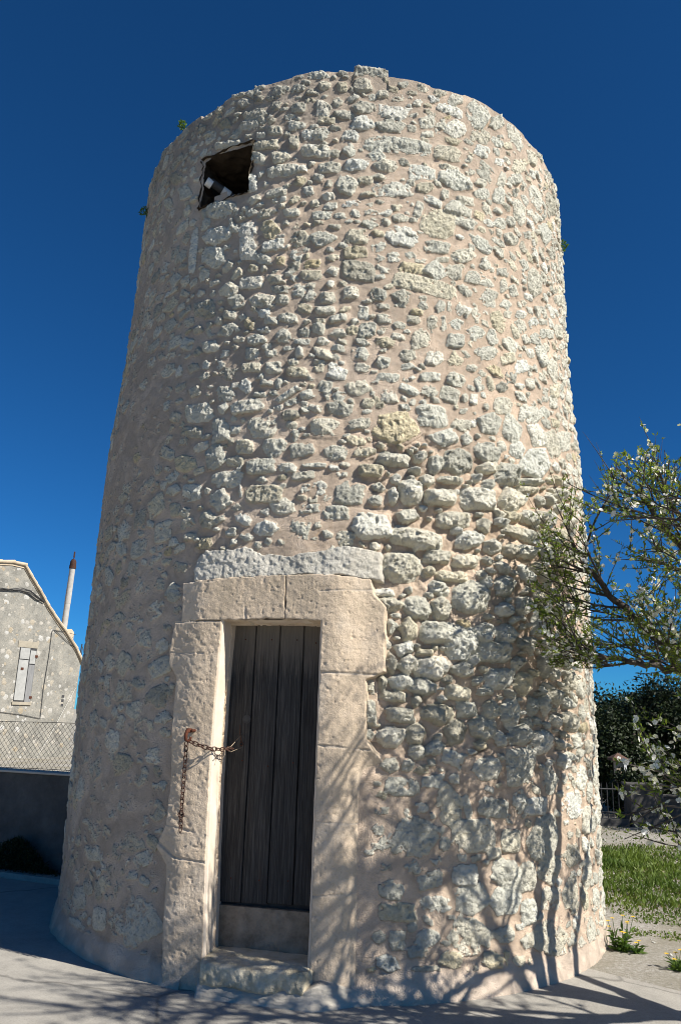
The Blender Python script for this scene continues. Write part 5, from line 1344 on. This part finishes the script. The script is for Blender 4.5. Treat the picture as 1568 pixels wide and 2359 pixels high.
# window with two board shutters
win = MB()
def hbox(mb, t0, t1, z0, z1, d0, d1):
    P = [hp(t, z, d) for d in (d0, d1) for (t, z) in ((t0, z0), (t1, z0), (t1, z1), (t0, z1))]
    mb.add(P, [(0, 3, 2, 1), (4, 5, 6, 7), (0, 1, 5, 4), (1, 2, 6, 5), (2, 3, 7, 6), (3, 0, 4, 7)])
hbox(win, 0.49, 0.90, 2.745, 2.86, -0.02, 0.022)
M['frame_stone'] = simple("grey_window_stone", [(0.3, (0.24, 0.215, 0.165)), (0.7, (0.36, 0.32, 0.25))], 4, 6, 0.95, 25, 0.6, 0.01)
window = win.build('window', M['frame_stone'], house)
mb = MB(); hbox(mb, 0.51, 0.90, 1.72, 1.775, -0.02, 0.05); mb.build('sill', M['frame_stone'], window, bevel=0.01)
mb = MB(); hbox(mb, 0.535, 0.885, 1.775, 2.745, 0.002, 0.012); mb.build('recess', M['dark_pipe'], window)  # flat dark plate stands in for the shaded window opening
sh1 = MB(); hbox(sh1, 0.540, 0.735, 1.80, 2.52, 0.014, 0.035); hbox(sh1, 0.545, 0.74, 2.535, 2.735, 0.016, 0.040)
s1 = sh1.build('shutter', M['shutter'], window, bevel=0.006)
sh2 = MB(); hbox(sh2, 0.750, 0.875, 1.775, 2.44, 0.014, 0.035); s2 = sh2.build('shutter', M['bare_board'], window, bevel=0.006)
sh2 = MB(); hbox(sh2, 0.755, 0.87, 2.46, 2.70, 0.016, 0.040); sh2.build('shutter', M['shutter'], window, bevel=0.006)
for (t, z) in ((0.89, 2.60), (0.875, 1.86), (0.63, 2.36)):
    mb = MB(); hbox(mb, t - 0.035, t + 0.02, z - 0.022, z + 0.022, 0.041, 0.05); mb.build('hinge', M['rust'], window)
for z in (1.72, 1.80, 1.88):
    mb = MB(); hbox(mb, 1.545, 1.60, z, z + 0.05, 0.001, 0.006); mb.build('vent', M['dark_pipe'], house)
# chimney base, flue pipe with rusty cowl
mb = MB()
P = [hp(t, z, d) for d in (-0.1, -0.75) for (t, z) in ((1.46, 2.7), (1.70, 2.7), (1.70, 3.13), (1.64, 3.19), (1.50, 3.17), (1.46, 3.13))]
mb.add(P, [(0, 5, 4, 3, 2, 1)[::-1], (6, 7, 8, 9, 10, 11)[::-1]] + [(i, i + 6, (i + 1) % 6 + 6, (i + 1) % 6) for i in range(6)])
chim = mb.build('chimney', M['verge'], house, bevel=0.02)
mb = MB(); c0 = hp(1.57, 3.10, -0.42); c1 = hp(1.605, 4.41, -0.42)
cm = c0 + (c1 - c0) * 0.45
mb.tube([c0, cm, cm + (c1 - c0) * 0.004, c1], [0.112, 0.106, 0.113, 0.102], 20); mb.build('flue_pipe', M['flue'], chim, smooth=False)
mb = MB(); ax = (c1 - c0) / np.linalg.norm(c1 - c0)
mb.tube([c1 - ax * 0.03, c1 + ax * 0.10], 0.128, 18); mb.tube([c1 + ax * 0.10, c1 + ax * 0.24, c1 + ax * 0.33], [0.118, 0.114, 0.07], 18)
mb.tube([c1 + ax * 0.30, c1 + ax * 0.62], [0.02, 0.012], 6); mb.box(c1 + ax * 0.52, (0.03, 0.10, 0.22))
mb.build('cowl', M['dark_rust'], chim)
# cables on the gable
mb = MB()
for k in range(4):
    o_ = np.array([0, 0, 0.03 * (k - 1.5)])
    mb.tube([hp(t, z + 0.012 * math.sin(t * 9 + k), 0.05 + 0.015 * k) + o_ * (0.5 + 0.8 * math.sin(t * 7 + k * 2) ** 2) for t, z in ((-1.0, 3.62), (-0.4, 3.68), (-0.03, 3.72), (0.12, 3.735), (0.23, 3.75), (0.38, 3.78), (0.48, 3.765), (0.57, 3.75), (0.71, 3.67), (0.89, 3.61))], 0.016, 5)
mb.build('cable_bundle', M['dark_pipe'], house)
mb = MB()
mb.tube([hp(t, z, 0.03) for t, z in ((-0.6, 1.67), (0.3, 1.59), (0.74, 1.55), (1.13, 1.49), (1.13, 1.52), (1.12, 2.0), (1.15, 2.64), (1.15, 3.05), (1.16, 3.11), (1.20, 3.12), (1.44, 3.11), (1.69, 3.08))], 0.010, 5)
mb.tube([hp(1.20, 3.12, 0.03), hp(1.45, 2.97, 0.035), hp(1.70, 2.83, 0.03)], 0.011, 5)
mb.build('cable', M['dark_pipe'], house)
M['rope'] = simple("pale_cord", [(0.3, (0.55, 0.53, 0.48)), (0.7, (0.70, 0.68, 0.62))], 20, 3, 0.9, 60, 0.2, 0.002)
mb = MB(); mb.tube([hp(1.83, 2.07, 0.02), hp(1.45, 1.35, 0.06), hp(1.09, 0.66, 0.02)], 0.007, 5); mb.build('cord', M['rope'], house)

pole = empty('metal_pole', tuple(hp(1.98, 1.0) * np.array([1, 1, 0])), "thin dark pole standing between the house and the tower", "pole")
pb = hp(1.97, 1.0, -0.5); pb[2] = -0.05
mb = MB(); mb.tube([pb, pb + np.array([0.04, 0, 2.4]), pb + np.array([0.16, 0, 4.1])], [0.035, 0.03, 0.024], 8); mb.build('shaft', M['dark_pipe'], pole)
mb = MB(); mb.tube([pb + np.array([0.10, 0, 2.4]), pb + np.array([0.20, 0, 4.0])], 0.012, 6); mb.build('cable', M['dark_pipe'], pole)

# ------------------------------------------------------------------ weeds rooted in the tower's rim
def wall_weed(ph, r, z, n, spread, label):
    p = np.array([r * math.sin(ph), -r * math.cos(ph), z])
    t = empty('wall_weed', tuple(p), label, "weed", "weeds rooted in the tower wall")
    out = np.array([math.sin(ph), -math.cos(ph), 0.9])
    P = p + rvec(n, gr) * spread * np.array([.7, .7, 1.0]) + np.array([0, 0, spread * .8])
    leaves_obj('foliage', P, rvec(n, gr) + out * .5, rvec(n, gr), gr.uniform(0.02, 0.04, n), gr.uniform(0.010, 0.018, n), M['weed_leaf'], t, r=gr)
    mb = MB()
    for k in range(5):
        mb.tube([p - out * 0.03, p + rvec(1, gr)[0] * spread * .5 + np.array([0, 0, spread])], 0.002, 4)
    mb.build('stems', M['weed_leaf'], t)
wall_weed(-0.806, 2.24, 7.02, 90, 0.045, "small green weed on the tower's left rim, the highest one")
wall_weed(-1.17, 2.275, 6.55, 70, 0.045, "small green weed on the tower's left silhouette, below the rim")
wall_weed(1.25, 2.29, 6.40, 110, 0.055, "small green weed on the tower's right silhouette")
